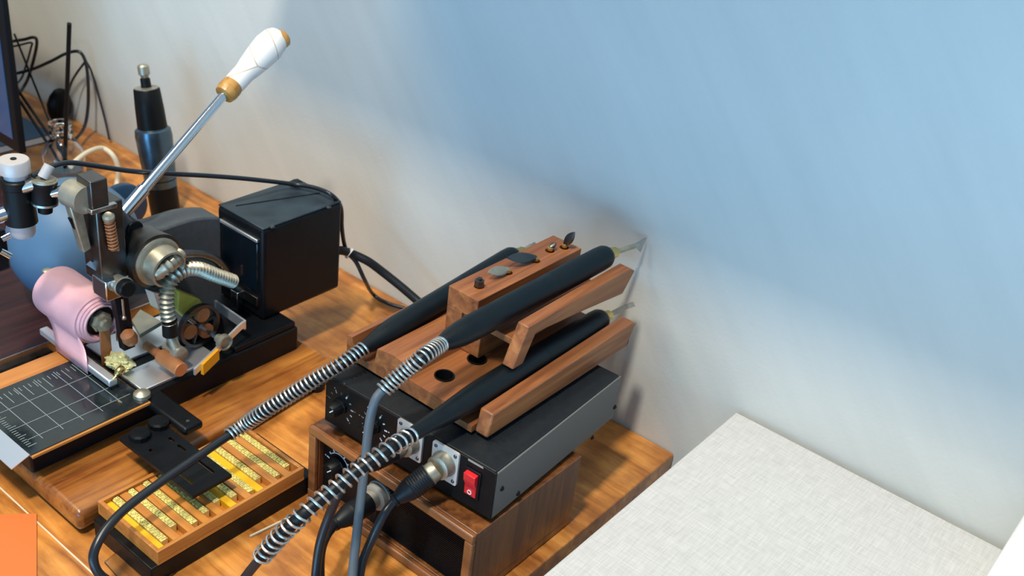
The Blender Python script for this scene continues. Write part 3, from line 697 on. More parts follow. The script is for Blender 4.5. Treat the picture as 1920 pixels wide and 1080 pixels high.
# heater lamp on the arm's side
lc = V((-.388, -.304, .157))
bm = B(); rev(bm, [(0, .0235), (.012, .0235), (.020, .0245), (.024, .0245), (.0245, .0215), (.018, .0208)], lc, (1, 0, 0), 36); hc = part('heater_ring', bm, M['darksteel'], hm)
bm = B(); rev(bm, [(0, .0215), (.002, .0215), (.003, .0195), (.0032, .0180)], lc+V((.024, 0, 0)), (1, 0, 0), 36); part('ring_flange', bm, M['aged'], hc)
bm = B(); rev(bm, [(0, .0178), (.004, .0176), (.016, .0168), (.0165, .0150), (.012, .0135), (.008, .0130)], lc+V((.022, .001, -.001)), (1, .05, -.12), 36); part('heater_cap', bm, M['aged'], hc)
hose = spline([P(292, 511, x=-.356), P(300, 508, x=-.351), P(309, 502, x=-.350), P(318, 495, x=-.351), P(327, 487, x=-.355), P(336, 478, x=-.362)], 8)
c, rad = ribbed(hose, .0060, 9, .15); bm = B(); tube(bm, c, .006, 16, radii=rad); part('hose', bm, M['aged'], hc)
bm = B(); tube(bm, spline([hose[-1], P(350, 476, x=-.364), P(375, 476, x=-.368), P(400, 484, x=-.371), P(418, 500, x=-.373), P(428, 516, x=-.375)], 8), .0040, 12); part('hose_lead', bm, M['darksteel'], hc)

# gooseneck with its foot
gn = [P(318, 606, x=-.352), P(313, 580, x=-.353), P(313, 550, x=-.354), P(323, 523, x=-.355), P(345, 506, x=-.357), P(372, 504, x=-.360), P(402, 515, x=-.364), P(438, 528, x=-.370)]
c, rad = ribbed(spline(gn, 12), .0056, 31, .24); bm = B(); tube(bm, c, .0054, 14, radii=rad); gk = part('gooseneck', bm, M['aged'], hm, label='ribbed flexible metal neck')
bm = B(); cyl(bm, gn[0]+V((0, 0, .004)), gn[0]-V((0, 0, .012)), .0066, 18); part('sleeve', bm, M['black'], gk)
f0 = gn[0]-V((0, 0, .012)); f1 = P(333, 660, x=-.346); bm = B(); cyl(bm, f0, f1, .0046, 18); part('post', bm, M['aged'], gk)
bm = B(); rev(bm, [(0, .0050), (.014, .0052), (.0145, .0072), (.021, .0072), (.0215, .0064)], f1+V((-.016, 0, -.001)), (1, 0, 0), 20); part('foot_roller', bm, M['beigeplate'], gk)

# head column
def hx(px, py, x=-.372): return P(px, py, x=x)
bm = B(); a = hx(182, 392); b_ = hx(236, 520)
box(bm, -.398, -.374, -.350, -.326, .146, .218); part('head_slide', bm, M['darksteel'], hm, bevel=.001)
t1 = hx(169, 344); t2 = hx(201, 332); bz = hx(176, 392).z
bm = B(); box(bm, -.392, -.372, t1.y, t2.y, bz, (t1.z+t2.z)/2); part('head_cap', bm, M['darksteel'], hm, bevel=.0008)
bm = B(); box(bm, -.3935, -.3705, t1.y-.002, t2.y+.006, bz-.004, bz); part('head_flange', bm, M['steel'], hm, bevel=.0006)
a = hx(204, 408, -.369); b_ = hx(214, 468, -.369)
bm = B(); tube(bm, *[ [a, b_] ], .003, 10); coil(bm, [a+(b_-a)*.1, b_], .0034, .0011, 9); part('spring_bolt', bm, M['bakelite'], hm)
bm = B(); rev(bm, [(0, .0048), (.003, .0048), (.005, .003), (.0045, .0015)], a-V((0, 0, .001)), (.25, -.25, 1), 16); part('bolt_head', bm, M['aged'], hm)
# steel clamp and knob
a = hx(198, 488); b_ = hx(236, 478)
bm = B(); box(bm, -.386, -.366, -.352, -.330, .134, .152); part('clamp_block', bm, M['chrome'], hm, bevel=.001)
k0 = hx(233, 538, -.360)
bm = B(); rev(bm, [(-.012, .0070), (-.003, .0075), (-.002, .0085), (.0, .0085), (.0005, .0078)], k0, (1, -.1, .1), 26); part('knob_collar', bm, M['aged'], hm)
bm = B(); rev(bm, [(0, .0078), (.006, .0075), (.0072, .0062)], k0, (1, -.1, .1), 26); part('adjust_knob', bm, M['black'], hm)
# drop bar
a = hx(225, 548, -.370); b_ = hx(243, 655, -.370)
bm = B(); prism(bm, [a+V((0, -.006, 0)), a+V((0, .007, 0)), b_+V((0, .006, 0)), b_+V((0, -.005, 0))], (-.008, 0, 0)); part('drop_bar', bm, M['blackmetal'], hm, bevel=.0006)
a = hx(229, 560, -.3685); b_ = hx(232, 592, -.3685); bm = B(); cyl(bm, a, b_, .0012, 10); rev(bm, [(0, .0010), (.001, .0022), (.003, .0022), (.004, .001)], b_, b_-a, 12); part('drop_pin', bm, M['steel'], hm)
a = hx(236, 622, -.366); b_ = hx(254, 652, -.366)
bm = B(); rev(bm, [(0, .003), (.003, .0062), (.009, .0068), (.014, .005), (.016, .002)], a, b_-a, 18); part('contact_block', bm, M['bakelite'], hm)
# edge strip of mirror steel beside the roll
s1, s2, s3, s4 = hx(163, 497, -.386), hx(198, 520, -.378), hx(213, 570, -.376), hx(220, 640, -.374)
bm = B(); prism(bm, [s1, s1+V((0, .004, .002)), s2+V((0, .006, .003)), s3+V((0, .004, 0)), s4+V((0, .003, 0)), s4, s3, s2], (-.0015, 0, 0)); part('guide_strip', bm, M['chrome'], hm, smooth=False)

# brown plate + insulation behind the head
bm = B(); q = [P(263, 580, z=.066), P(303, 603, z=.066), P(262, 627, z=.066), P(247, 600, z=.066)]
prism(bm, q, (0, 0, -.004)); part('type_holder', bm, M['beigeplate'], hm, smooth=False)
bm = B(); q = [P(320, 536, x=-.3865), P(360, 552, x=-.3865), P(372, 570, x=-.3865), P(336, 590, x=-.3865), P(318, 572, x=-.3865)]
prism(bm, q, (.012, 0, 0)); part('insulation_pad', bm, M['olive'], hm, bevel=.001, label='yellow-green pad')
bm = B(); q = [P(272, 542, x=-.384), P(296, 548, x=-.384), P(306, 586, x=-.384), P(282, 572, x=-.384)]
prism(bm, q, (.006, .004, -.002)); part('reflector', bm, M['satin'], hm, smooth=False)

# foil take-up frame
uz = .072
u0, u1, u2 = P(360, 533, z=.078), P(458, 600, z=.078), P(364, 692, z=.064)
path = [u0, u0.lerp(u1, .5), u0.lerp(u1, .93), u1.lerp(u2, .02)+V((.001, .001, 0)), u1.lerp(u2, .08), u1.lerp(u2, .5), u2]
bm = B(); pp = []
for p in spline(path, 6): pp.append(p)
ring = []
for i, p in enumerate(pp):
    t = (pp[min(i+1, len(pp)-1)]-pp[max(i-1, 0)]).normalized(); s = t.cross(UPZ).normalized()*.0010
    hgt_ = V((0, 0, .0065 if i > len(pp)*.45 else .010))
    ring.append([bm.verts.new(p+s), bm.verts.new(p-s), bm.verts.new(p-s-hgt_), bm.verts.new(p+s-hgt_)])
for a_, b2 in zip(ring, ring[1:]):
    for k in range(4): bm.faces.new((a_[k], a_[(k+1) % 4], b2[(k+1) % 4], b2[k]))
bm.faces.new(ring[0][::-1]); bm.faces.new(ring[-1])
uf = part('take_up_frame', bm, M['satin'], hm, label='bent bright strip frame')
wc = P(370, 608, z=.076); we = P(430, 640, z=.070)
axd = V((1, 0, 0))
bm = B(); cyl(bm, wc-axd*.012, V((we.x, wc.y, wc.z)), .0022, 12); part('axle', bm, M['chrome'], uf)
bm = B()
n = 40
for i in range(n):
    a, a2 = 2*PI*i/n, 2*PI*(i+1)/n; D = lambda t: V((0, math.cos(t), math.sin(t)))
    prism(bm, [wc+D(a)*.0182, wc+D(a2)*.0182, wc+D(a2)*.0212, wc+D(a)*.0212], (.005, 0, 0))
bmesh.ops.remove_doubles(bm, verts=bm.verts[:], dist=1e-5)
wh = part('take_up_wheel', bm, M['darksteel'], uf)
for k, ang in enumerate((70, 190, 310)):
    a = math.radians(ang); cc = wc+V((.0005, math.cos(a)*.0108, math.sin(a)*.0108)); bm = B(); cyl(bm, cc, cc+V((.004, 0, 0)), .0072, 22); part('wheel_disc', bm, M['bakelite'], wh)
bm = B()
for ang in (10, 130, 250):
    a = math.radians(ang); d = V((0, math.cos(a), math.sin(a))); cyl(bm, wc+V((.002, 0, 0)), wc+V((.002, 0, 0))+d*.0185, .0016, 8)
rev(bm, [(0, .004), (.007, .004)], wc, (1, 0, 0), 16); part('wheel_spokes', bm, M['darksteel'], wh)
bm = B(); rev(bm, [(0, .004), (.006, .004), (.0065, .0072), (.012, .0072), (.0125, .0060), (.0095, .0056)], V((we.x-.004, wc.y, wc.z)), axd, 22); part('axle_knob', bm, M['aged'], uf)
l0 = P(376, 682, z=.0655); l1 = P(406, 653, z=.0705)
bm = B(); dv = (l1-l0); sd = V((dv.y, -dv.x, 0)).normalized(); prism(bm, [l0, l1, l1+V((0, 0, -.011)), l0+V((0, 0, -.011))], sd*.0030); part('orange_sticker', bm, M['orangelabel'], uf, smooth=False, label='bright orange sticker')
bm = B(); a = P(446, 558, z=.070); box(bm, a.x-.006, a.x+.004, a.y-.004, a.y+.003, .056, .078); part('latch', bm, M['chrome'], uf, bevel=.0006)

# copper handle and roll bar
a = P(302, 667, z=.066); bb = P(336, 696, z=.066); d = V((1, 0, 0))
bm = B(); cyl(bm, V((a.x, a.y, .066)), V((bb.x, a.y, .066)), .0066, 24); part('roller_grip', bm, M['copper'], hm, bevel=.0005, label='copper-coloured roller grip')
bm = B(); cyl(bm, V((a.x-.022, a.y, .066)), V((a.x, a.y, .066)), .0040, 16); part('roller_shaft', bm, M['bakelite'], hm)
b0 = P(86, 612, z=.064); b1 = P(207, 715, z=.064); by = (b0.y+b1.y)/2
bm = B(); box(bm, b0.x, b1.x, by-.004, by+.004, .058, .0645); fb = part('foil_bar', bm, M['satin'], hm, bevel=.0012)
bm = B(); cyl(bm, P(208, 716, z=.062), P(232, 690, z=.070), .0012, 8); rev(bm, [(0, .001), (.003, .0036), (.008, .0036), (.010, .002)], P(216, 704, z=.066), P(232, 688, z=.070)-P(216, 704, z=.066), 12); part('bar_screw', bm, M['brass'], fb)

# spool hub stand behind the roll's near end
RC = V((0, -.338, .092)); RR = .0235
xn = P(193, 615, y=RC.y).x; xf = P(108, 560, y=RC.y).x
bm = B(); rev(bm, [(-.006, .004), (0, .004), (.001, .0092), (.005, .0092), (.0055, .0075), (.009, .0075), (.0095, .0045), (.013, .0045), (.0135, .003)], (xn-.006, RC.y, RC.z), (1, 0, 0), 28, lobes=7, lobe=.07); part('spool_hub', bm, M['aged'], hm)
bm = B(); cyl(bm, (xf-.012, RC.y, RC.z), (xn-.004, RC.y, RC.z), .0036, 12); part('spool_shaft', bm, M['steel'], hm)
bm = B(); box(bm, xn+.0012, xn+.0030, RC.y-.005, RC.y+.005, .050, RC.z); part('spool_bracket', bm, M['bakelite'], hm, bevel=.0004)
c = P(92, 522, y=RC.y+.012); bm = B(); rev(bm, [(0, .0075), (.004, .0075), (.0045, .006)], P(85, 545, y=RC.y), (-.4, -.9, .2), 20); part('spool_washer', bm, M['chrome'], hm)
q = P(89, 512, y=RC.y+.004); bm = B(); cyl(bm, P(93, 538, y=RC.y+.004), q, .0022, 10); rev(bm, [(0, .0044), (.006, .0044), (.007, .003)], q-V((0, 0, .003)), (0, 0, 1), 16); part('spool_screw', bm, M['aged'], hm)

# foil roll
fr = thing('foil_roll', 'roll of pale pink stamping foil beside the machine head', 'foil roll', ((xn+xf)/2, RC.y, RC.z-RR))
bm = B(); rings = []
seg = 48
prof_ = [(xn-.004, .0140), (xn-.003, .0150), (xn+.0005, .0152), (xn+.0008, .0165), (xn-.001, .0172), (xn-.001, .0185), (xn-.0035, .0190), (xn-.0035, .0202), (xn-.006, .0210), (xn-.006, .0228), (xn-.0085, RR), (xf+.003, RR), (xf, RR*.985), (xf, .0140)]
for x, r in prof_: rings.append([bm.verts.new((x, RC.y+r*math.cos(2*PI*k/seg), RC.z+r*math.sin(2*PI*k/seg))) for k in range(seg)])
for a_, b2 in zip(rings, rings[1:]+rings[:1]):
    for k in range(seg): bm.faces.new((a_[k], a_[(k+1) % seg], b2[(k+1) % seg], b2[k]))
part('roll', bm, M['pink'], fr)
bm = B(); rev(bm, [(0, .0138), (xn-xf-.006, .0138)], (xf+.001, RC.y, RC.z), (1, 0, 0), 32); part('core', bm, M['black'], fr)
f_top = [(xf+.004, RC.y-RR*.97, RC.z-.004), (xn-.012, RC.y-RR*.97, RC.z-.004)]
fl0, fl1 = P(112, 634, z=.066), P(166, 682, z=.066)
bm = B(); K = 10; rows_ = []
for i in range(K+1):
    u = i/K
    l = V(f_top[0]).lerp(V((fl0.x, by-.0046, .0655)), u); r_ = V(f_top[1]).lerp(V((fl1.x, by-.0046, .0655)), u); sag = V((0, .004*math.sin(PI*u), 0))
    rows_.append([l.lerp(r_, k/6)+sag for k in range(7)])
rows_.append([p+V((0, -.0002, -.010)) for p in rows_[-1]])
vv = [[bm.verts.new(p) for p in r_] for r_ in rows_]
for a_, b2 in zip(vv, vv[1:]):
    for k in range(6): bm.faces.new((a_[k], a_[k+1], b2[k+1], b2[k]))
o = part('foil_tail', bm, M['pink'], fr); s = o.modifiers.new('solid', 'SOLIDIFY'); s.thickness = .0003

# crumpled foil scrap by the bar
p0 = P(190, 680, z=.064); bm = B(); bmesh.ops.create_icosphere(bm, subdivisions=4, radius=.009)
for v in bm.verts:
    n = noise.noise(v.co*260)*.45+noise.noise(v.co*700)*.3; v.co *= (1+n); v.co.z *= .55; v.co.x *= 1.5; v.co += V((p0.x+.003, -.3365, .0595))
single('foil_scrap', bm, M['foilscrap'], 'crumpled pale green foil scrap behind the bright bar of the pink roll', 'foil scrap', loc=(p0.x, p0.y, .0535), angle=20)

# laser pointers on the head's left
lt = P(25, 298, x=-.432); lb = P(44, 440, x=-.432); ld = (lb-lt).normalized(); LL = (lb-lt).length
bm = B(); rev(bm, [(.016, .0115), (.017, .0125), (.023, .0125), (.024, .0115), (LL*.55, .0118), (LL-.012, .0125), (LL-.011, .0105)], lt, ld, 30); lp = part('pointer_barrel', bm, M['black'], hm)
bm = B(); rev(bm, [(0, .0110), (.001, .0118), (.011, .0118), (.012, .009), (.016, .009)], lt, ld, 30); part('silver_cap', bm, M['capgrey'], lp, label='pale silver end cap')
bm = B(); rev(bm, [(-.0006, .0024), (.0002, .0024)], lt, ld, 14); part('cap_hole', bm, M['black'], lp)
bm = B(); rev(bm, [(LL-.011, .0100), (LL-.003, .0098), (LL, .0085)], lt, ld, 26); part('nose_ring', bm, M['capgrey'], lp)
lt2 = P(83, 337, x=-.415); lb2 = P(85, 395, x=-.415); l2 = (lb2-lt2).normalized(); L2 = (lb2-lt2).length
bm = B(); rev(bm, [(0, .0095), (.003, .0100), (.004, .0095), (.018, .0100), (.020, .0098), (.021, .0060), (L2+.001, .0056), (L2+.002, .004)], lt2, l2, 26); p2 = part('side_pointer', bm, M['black'], hm)
bm = B(); rev(bm, [(0, .0086), (.0008, .0086), (.001, .0100), (.002, .0100)], lt2-l2*.001, l2, 26); part('ring', bm, M['aged'], p2)
bm = B(); rev(bm, [(.0188, .0102), (.0206, .0102)], lt2, l2, 26); part('ring', bm, M['steel'], p2)
bm = B(); a = P(80, 333, x=-.415); b_ = P(93, 310, x=-.415); cyl(bm, a, b_, .0042, 14); part('bent_stem', bm, M['capgrey'], p2)
bm = B(); a = P(42, 352, x=-.424); b_ = P(66, 345, x=-.418); cyl(bm, a, b_, .0050, 16); part('link_pin', bm, M['steel'], hm)
bm = B(); a = P(-30, 415, x=-.440); b_ = P(26, 395, x=-.434); cyl(bm, a, b_, .0062, 16); part('cross_rod', bm, M['chrome'], hm)
bm = B(); a = P(98, 362, x=-.408); b_ = P(135, 352, x=-.396); cyl(bm, a, b_, .0042, 16); part('fork_pin', bm, M['chrome'], hm)
hc0 = P(130, 360, x=-.398); hc1 = P(152, 352, x=-.380); bm = B(); rev(bm, [(0, .0105), (.001, .0115), ((hc1-hc0).length, .0115)], hc0, V((1, .1, 0)), 28); part('fork_boss', bm, M['beigeplate'], hm)
a0 = [P(112, 372, x=-.392), P(150, 368, x=-.384), P(156, 412, x=-.384), P(160, 460, x=-.384), P(150, 466, x=-.388), P(135, 420, x=-.392)]
bm = B(); q1, q2 = P(128, 378, x=-.392), P(150, 462, x=-.392)
prism(bm, [q1+V((0, -.004, 0)), q1+V((0, .006, 0)), q2+V((0, .005, 0)), q2+V((0, -.002, -.002))], (.009, 0, 0)); fl_ = part('fork_leg', bm, M['aged'], hm, bevel=.001)
bm = B(); ya, yb_ = q1.y-.0045, q2.y-.0025
prism(bm, [(-.3895, ya+.001, q1.z-.012), (-.3855, ya+.001, q1.z-.012), (-.3855, yb_+.0005, q2.z+.008), (-.3895, yb_+.0005, q2.z+.008)], (0, .002, 0)); part('slot', bm, M['black'], fl_, smooth=False)
# black bracket and pins at the far left of the head
bm = B(); a = P(-25, 435, x=-.455); b_ = P(16, 500, x=-.455); box(bm, -.475, -.450, min(a.y, b_.y)-.002, max(a.y, b_.y), b_.z, a.z); part('side_bracket', bm, M['blackmetal'], hm, bevel=.002)
for q0, q1_ in (((0, 470), (19, 480)), ((4, 448), (20, 440))):
    bm = B(); cyl(bm, P(*q0, x=-.449), P(*q1_, x=-.447), .0028, 12); part('bracket_pin', bm, M['chrome'], hm)
# pivot boss of the lever and the lever
lv0 = P(236, 394, x=-.405); lv1 = P(420, 178, x=-.425); ldir = (lv1-lv0).normalized()
bm = B(); cyl(bm, V((-.418, lv0.y-.004, lv0.z-.010)), V((-.386, lv0.y-.004, lv0.z-.010)), .008, 26); part('lever_pivot', bm, M['blackmetal'], hm, bevel=.001)
bm = B(); rev(bm, [(-.008, .0052), (0, .0058), (.024, .0060), (.0245, .0046), (.06, .0044), ((lv1-lv0).length+.004, .0043)], lv0, ldir, 22); lr = part('lever_rod', bm, M['chrome'], hm)
le = P(524, 66, x=-.437); hd = (le-lv1).normalized(); HL = (le-lv1).length
bm = B(); rev(bm, [(0, .0065), (.001, .0090), (.006, .0102), (.013, .0100), (.015, .0094)], lv1-hd*.001, hd, 26); part('bare_wood_ferrule', bm, M['handlewood'], lr, label='worn bare wood collar')
bm = B(); pf = [(.013, .0090), (.016, .0098), (.030, .0098), (HL*.45, .0112), (HL*.65, .0134), (HL*.8, .0142), (HL*.92, .0128), (HL*.98, .0100)]
rev(bm, pf, lv1, hd, 32); part('handle', bm, M['crackwhite'], lr, label='cracked white painted handle')
e_ = lv1+hd*(HL*.93); bm = B(); rev(bm, [(0, .0090), (.004, .0088), (.0062, .0070), (.0070, .004)], e_+V((.004, .002, 0)), hd+V((.10, .12, -.02)), 24); part('worn_end', bm, M['handlewood'], lr, label='bare wood worn through the paint')

# thin black lead from head over housing, tied with the thick lead
tie = P(652, 474, y=-.075)
pts = [P(60, 330, x=-.42), P(95, 313, x=-.42), P(130, 305, x=-.42), P(180, 311, x=-.42), P(240, 320, x=-.42), P(300, 325, x=-.418), P(380, 329, x=-.414), P(460, 335, x=-.41), P(540, 344, z=.162), P(590, 352, z=.1615), P(622, 366, z=.161), P(639, 388, y=-.091), P(641, 425, y=-.085), P(645, 455, y=-.08), tie, P(668, 492, y=-.07), P(684, 525, y=-.062), P(700, 552, y=-.022), P(728, 569, z=.005), P(765, 581, z=.0035), P(800, 604, z=.0035)]
cl = thing('thin_cable', 'thin black cable looping from machine head over the black housing', 'cable', (-.33, -.09, .004))
bm = B(); tube(bm, spline(pts, 8), .0022, 10); part('lead', bm, M['cable'], cl)
t2 = thing('thick_cable', 'thick black power cable running from behind the black housing to the rack', 'cable', (-.30, -.06, .004))
bm = B(); tube(bm, spline([P(628, 470, y=-.094), P(642, 470, y=-.085), P(660, 476, y=-.072), P(690, 490, y=-.062), P(720, 512, y=-.052), P(755, 540, y=-.044), P(790, 570, y=-.038), P(840, 610, y=-.034)], 8), .0046, 12); part('lead', bm, M['rubber'], t2)
bm = B(); a = P(655, 475, y=-.075); rev(bm, [(-.0015, .0062), (.0015, .0062)], a, (.7, .3, -.4), 18); part('cable_tie', bm, M['white'], t2, label='white cable tie')

# ------------------------------------------------------------------ things around the machine
# blue ball
bc = P(140, 452, z=.085); BZ_ = .022
bm = B(); bmesh.ops.create_uvsphere(bm, u_segments=48, v_segments=28, radius=.063)
bm.transform(Matrix.Translation((bc.x, bc.y, .0632+BZ_)))
bl = thing('blue_ball', 'large round steel-blue tank behind the pink foil roll', 'tank', (bc.x, bc.y, BZ_))
part('shell', bm, M['blueball'], bl)
bm = B(); rev(bm, [(0, .030), (.006, .034), (.012, .036)], (bc.x, bc.y, BZ_+.0002), (0, 0, 1), 32); part('foot_ring', bm, M['navy'], bl)
# upright tool
ub = P(311, 402, z=.0); ut = P(268, 122, y=ub.y-.0); ud = (ut-ub).normalized(); UL = (ut-ub).length
def ur(q): # distance along axis for a photo row
    return UL*(402-q)/(402-122)
tl = thing('upright_handpiece', 'black and blue-steel handpiece standing upright behind the machine lever', 'handpiece', tuple(ub))
bm = B(); rev(bm, [(0, .0175), (ur(345), .0180), (ur(330), .0190)], ub, ud, 30); part('lower_sleeve', bm, M['black'], tl)
bm = B(); rev(bm, [(ur(345), .0185), (ur(320), .0192), (ur(250), .0215), (ur(238), .0205), (ur(233), .0160)], ub, ud, 30); part('steel_body', bm, M['bluesteel'], tl)
bm = B(); rev(bm, [(ur(236), .0172), (ur(200), .0164), (ur(165), .0150), (ur(163), .0140)], ub, ud, 30); part('upper_sleeve', bm, M['black'], tl)
bm = B(); rev(bm, [(ur(164.5), .0140), (ur(162), .0135), (ur(161), .006)], ub, ud, 26); part('end_ring', bm, M['aged'], tl)
bm = B(); rev(bm, [(ur(163), .0060), (ur(146), .0056), (ur(144), .004)], ub, ud, 18); part('spindle', bm, M['black'], tl)
bm = B(); rev(bm, [(ur(145), .004), (ur(140), .0050), (ur(138), .0066), (ur(124), .0066), (ur(121), .0048)], ub, ud, 18); part('collet_nut', bm, M['aged'], tl)
# navy disc of something behind the column
dc = P(234, 386, y=-.15); bm = B(); rev(bm, [(0, .022), (.002, .026), (.010, .026), (.012, .022)], dc+V((-.006, 0, 0)), (1, -.2, .1), 36)
bm2 = bm; st = thing('blue_disc_stand', 'dark blue round disc on a stand behind the lever foot', 'stand', (dc.x, dc.y, 0))
part('disc', bm, M['navy'], st)
bm = B(); cyl(bm, (dc.x, dc.y, .004), (dc.x, dc.y, dc.z), .006, 16); rev(bm, [(0, .022), (.004, .020)], (dc.x, dc.y, 0.0002), (0, 0, 1), 24); part('post', bm, M['black'], st)
# glass reed bottle and reeds
bb0 = P(124, 335, z=0); gb = thing('glass_bottle', 'clear glass bottle with black sticks standing at the back left', 'bottle', tuple(bb0))
bm = B(); prof = [(0, .024), (.002, .026), (.036, .026), (.050, .018), (.056, .0120), (.060, .0120), (.0605, .0145), (.064, .0145), (.066, .0120), (.070, .0120), (.0705, .0142), (.076, .0142), (.0765, .010), (.056, .009), (.048, .015), (.035, .023), (.004, .023), (.0035, .001)]
rev(bm, prof, bb0, (0, 0, 1), 30); part('bottle_glass', bm, M['glass'], gb)
bm = B(); rev(bm, [(0, .0215), (.012, .0218)], bb0+V((0, 0, .0045)), (0, 0, 1), 26); part('liquid', bm, mat('oil', (.10, .16, .22), .1), gb)
nk = bb0+V((0, 0, .066))
def reed(tip, r, label, base=None):
    b0 = base or (bb0+V((0, 0, .020))); bm = B(); cyl(bm, b0, tip, r, 10); single('diffuser_stick', bm, M['black'], label, 'stick', loc=tuple(b0))
reed(P(130, 44, y=bb0.y-.010), .0026, 'tallest black stick standing upright in the glass bottle', bb0+V((.003, -.002, .018)))
reed(P(27, 64, y=bb0.y+.030), .0014, 'thin black stick leaning left from the glass bottle', bb0+V((-.003, .004, .018)))
reed(P(22, 152, y=bb0.y-.02), .0018, 'short black stick leaning far left, upper one of the low pair', bb0+V((.004, .003, .022)))
reed(P(24, 168, y=bb0.y-.026), .0018, 'short black stick leaning far left, lower one of the low pair', bb0+V((-.001, -.005, .022)))
# cream hose
hp = [P(132, 312, z=.052), P(148, 297, z=.054), P(168, 284, z=.052), P(192, 278, z=.046), P(212, 292, z=.040), P(222, 318, z=.022), P(219, 345, z=.004), P(214, 372, z=.004)]
bm = B(); tube(bm, spline(hp, 8), .0032, 12); single('cream_hose', bm, M['cream'], 'cream rubber hose curling up in front of the glass bottle', 'hose', loc=tuple(hp[-1]))
# cables against the wall
def wall_cable(label, q, y=-.03, r=.0022, name='black_cable', m='cable'):
    pts = [P(a, b, y=yy) for a, b, yy in q]; bm = B(); tube(bm, spline(pts, 8), r, 8)
    single(name, bm, M[m], label, 'cable', loc=tuple(pts[-1]))
wall_cable('black cable looping over behind the tall stick', [(-10, 152, -.10), (22, 140, -.07), (60, 130, -.05), (95, 115, -.04), (125, 100, -.03), (148, 97, -.025), (160, 115, -.02), (165, 150, -.02), (165, 200, -.02), (158, 238, -.03), (140, 262, -.06), (110, 282, -.09)])
wall_cable('thin black cable falling along the wall to the desk edge', [(160, 112, -.012), (172, 135, -.010), (185, 180, -.008), (197, 225, -.008), (205, 262, -.010)], r=.0014)
wall_cable('thin cable bent down behind the tall stick', [(158, 118, -.014), (142, 140, -.016), (132, 160, -.02), (122, 200, -.022), (118, 236, -.03)], r=.0016)
wall_cable('black cable loop hanging beside the monitor', [(-20, 86, -.06), (20, 78, -.05), (45, 74, -.04), (62, 70, -.035), (69, 76, -.03), (66, 100, -.03), (55, 140, -.03), (46, 160, -.03), (30, 180, -.05), (-5, 200, -.08)])
wall_cable('thin cable under the black loop beside the monitor', [(-20, 95, -.08), (30, 86, -.06), (58, 80, -.05), (58, 90, -.05), (48, 125, -.05), (38, 150, -.05), (10, 175, -.09)], r=.0014)
# dark rounded blob against the wall
pz = P(112, 240, z=.0); c = P(115, 195, y=-.016)
bm = B(); rev(bm, [(-.022, .006), (-.02, .012), (-.010, .0165), (.004, .018), (.016, .014), (.024, .008), (.027, .002)], (c.x, -.016, c.z), (0.15, 0, 1), 24, flat=.7)
bmesh.ops.translate(bm, verts=bm.verts[:], vec=(0, -.003, -.002))
ad = single('wall_blob', bm, M['black'], 'soft dark rounded blob on the wall behind the tall stick', 'blob', loc=(c.x, 0, c.z))
# monitor
my = -.16; mr0 = P(38, 290, y=my); mr1 = P(0, -30, y=my)
mx = mr0.x; zb = max(.02, mr0.z)
mo = thing('monitor', 'dark framed monitor at the left edge of the desk', 'monitor', (mx-.25, my, 0))
bm = B(); box(bm, mx-.5, mx, my, my+.009, zb, .36); part('shell', bm, M['bezel'], mo, bevel=.002)
bm = B(); box(bm, mx-.486, mx-.013, my-.0008, my+.001, zb+.016, .345); part('screen', bm, M['screenblue'], mo)
bm = B(); box(bm, mx-.33, mx-.27, my+.001, my+.007, .006, zb+.004); box(bm, mx-.40, mx-.20, my-.04, my+.07, 0.0002, .006); part('monitor_stand', bm, M['bezel'], mo, bevel=.001)
# blue notebook
nbk = P(96, 252, z=.010); bm = B(); box(bm, nbk.x-.08, nbk.x, nbk.y-.10, nbk.y, .0015, .0095); nk_ = thing('notebook', 'blue clothbound notebook lying flat between monitor and glass bottle', 'notebook', (nbk.x-.04, nbk.y-.05, 0))
part('pages', bm, M['white'], nk_)
bm = B(); box(bm, nbk.x-.081, nbk.x+.001, nbk.y-.101, nbk.y+.001, .0095, .011); box(bm, nbk.x-.081, nbk.x+.001, nbk.y-.101, nbk.y+.001, .0003, .0015); part('cover', bm, M['bluebook'], nk_, bevel=.0004)
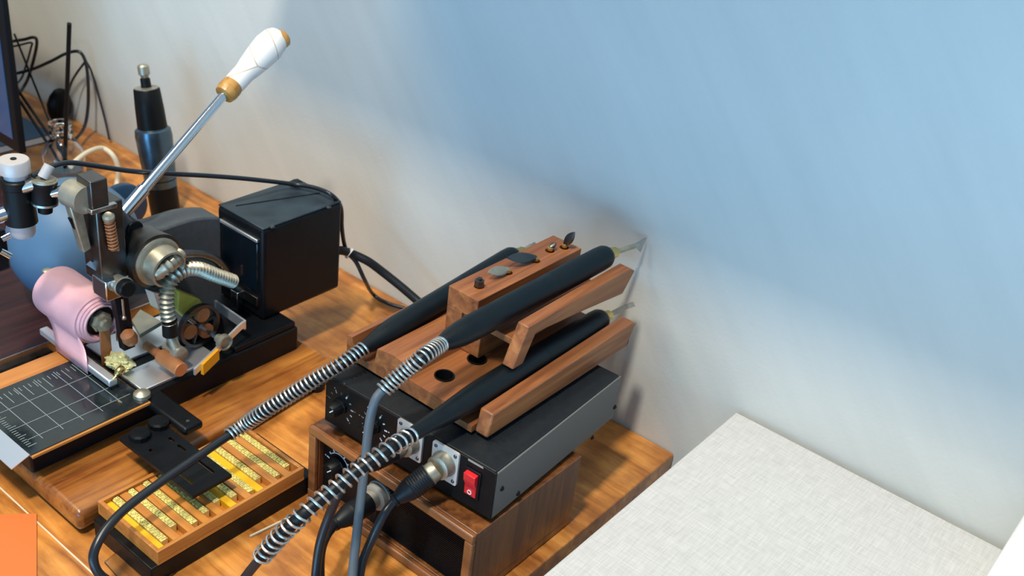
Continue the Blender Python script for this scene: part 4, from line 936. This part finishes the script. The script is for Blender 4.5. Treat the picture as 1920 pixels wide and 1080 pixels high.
# mahogany board at left with bright rails
mz = .022; e0 = P(0, 688, z=mz); e1 = P(104, 628, z=mz)
mxr = (e0.x+e1.x)/2
mb = thing('mahogany_panel', 'dark reddish mahogany panel with bright metal edge left of the machine', 'panel', (mxr-.12, -.42, 0))
bm = B(); box(bm, mxr-.36, mxr-.0015, -.56, -.205, .0003, mz); part('panel', bm, M['mahogany'], mb, bevel=.001)
bm = B(); box(bm, mxr-.0015, mxr, -.56, -.205, .002, mz+.0008); part('metal_edge', bm, M['steel'], mb, label='bright metal edging')
e0 = P(0, 722, z=.012); e1 = P(120, 648, z=.012); rx = (e0.x+e1.x)/2
bm = B(); box(bm, max(rx-.018, mxr+.0005), rx-.002, -.56, -.335, .0003, .011); rl = thing('metal_ruler_bar', 'narrow dark bar with a bright edge between mahogany panel and brown board', 'bar', (rx-.01, -.44, 0)); part('bar', bm, M['darksteel'], rl)
bm = B(); box(bm, rx-.002, rx, -.56, -.335, .0003, .0118); part('bright_edge', bm, M['steel'], rl)
# orange card
oc = P(69, 964, z=.0006); oc2 = P(69, 1080, z=.0006); oc3 = P(0, 966, z=.0006)
dn = (oc2-oc); lf = (oc3-oc)
bm = B(); prism(bm, [oc+V((0, 0, .0002)), oc+dn*1.6+V((0, 0, .0002)), oc+dn*1.6+lf*1.8+V((0, 0, .0002)), oc+lf*1.8+V((0, 0, .0002))], (0, 0, .0006))
single('orange_card', bm, M['orange'], 'flat sheet of bright orange card at the bottom left corner', 'card', loc=tuple(oc), smooth=False)
# glass slip under the type tray's front corner
g0 = P(205, 1050, z=.002); g1 = P(245, 1030, z=.002)
bm = B(); prism(bm, [P(196, 1056, z=.0003), P(262, 1006, z=.0003), P(330, 1075, z=.0003), P(262, 1130, z=.0003)], (0, 0, .0022))
single('glass_slip', bm, M['glass'], 'small clear glass slip poking out under the black case', 'glass', loc=tuple(P(230, 1050, z=0)), smooth=False)
# wooden sliver beside the black case
bm = B(); s0, s1 = P(468, 1006, z=.0006), P(560, 962, z=.0006); d = (s1-s0).normalized(); q = d.cross(UPZ)
prism(bm, [s0, s0+q*.0014, s1+q*.0014, s1], (0, 0, .0015)); single('wood_sliver', bm, M['cream'], 'thin pale strip lying on the desk beside the black case', 'strip', loc=tuple(s0), smooth=False)
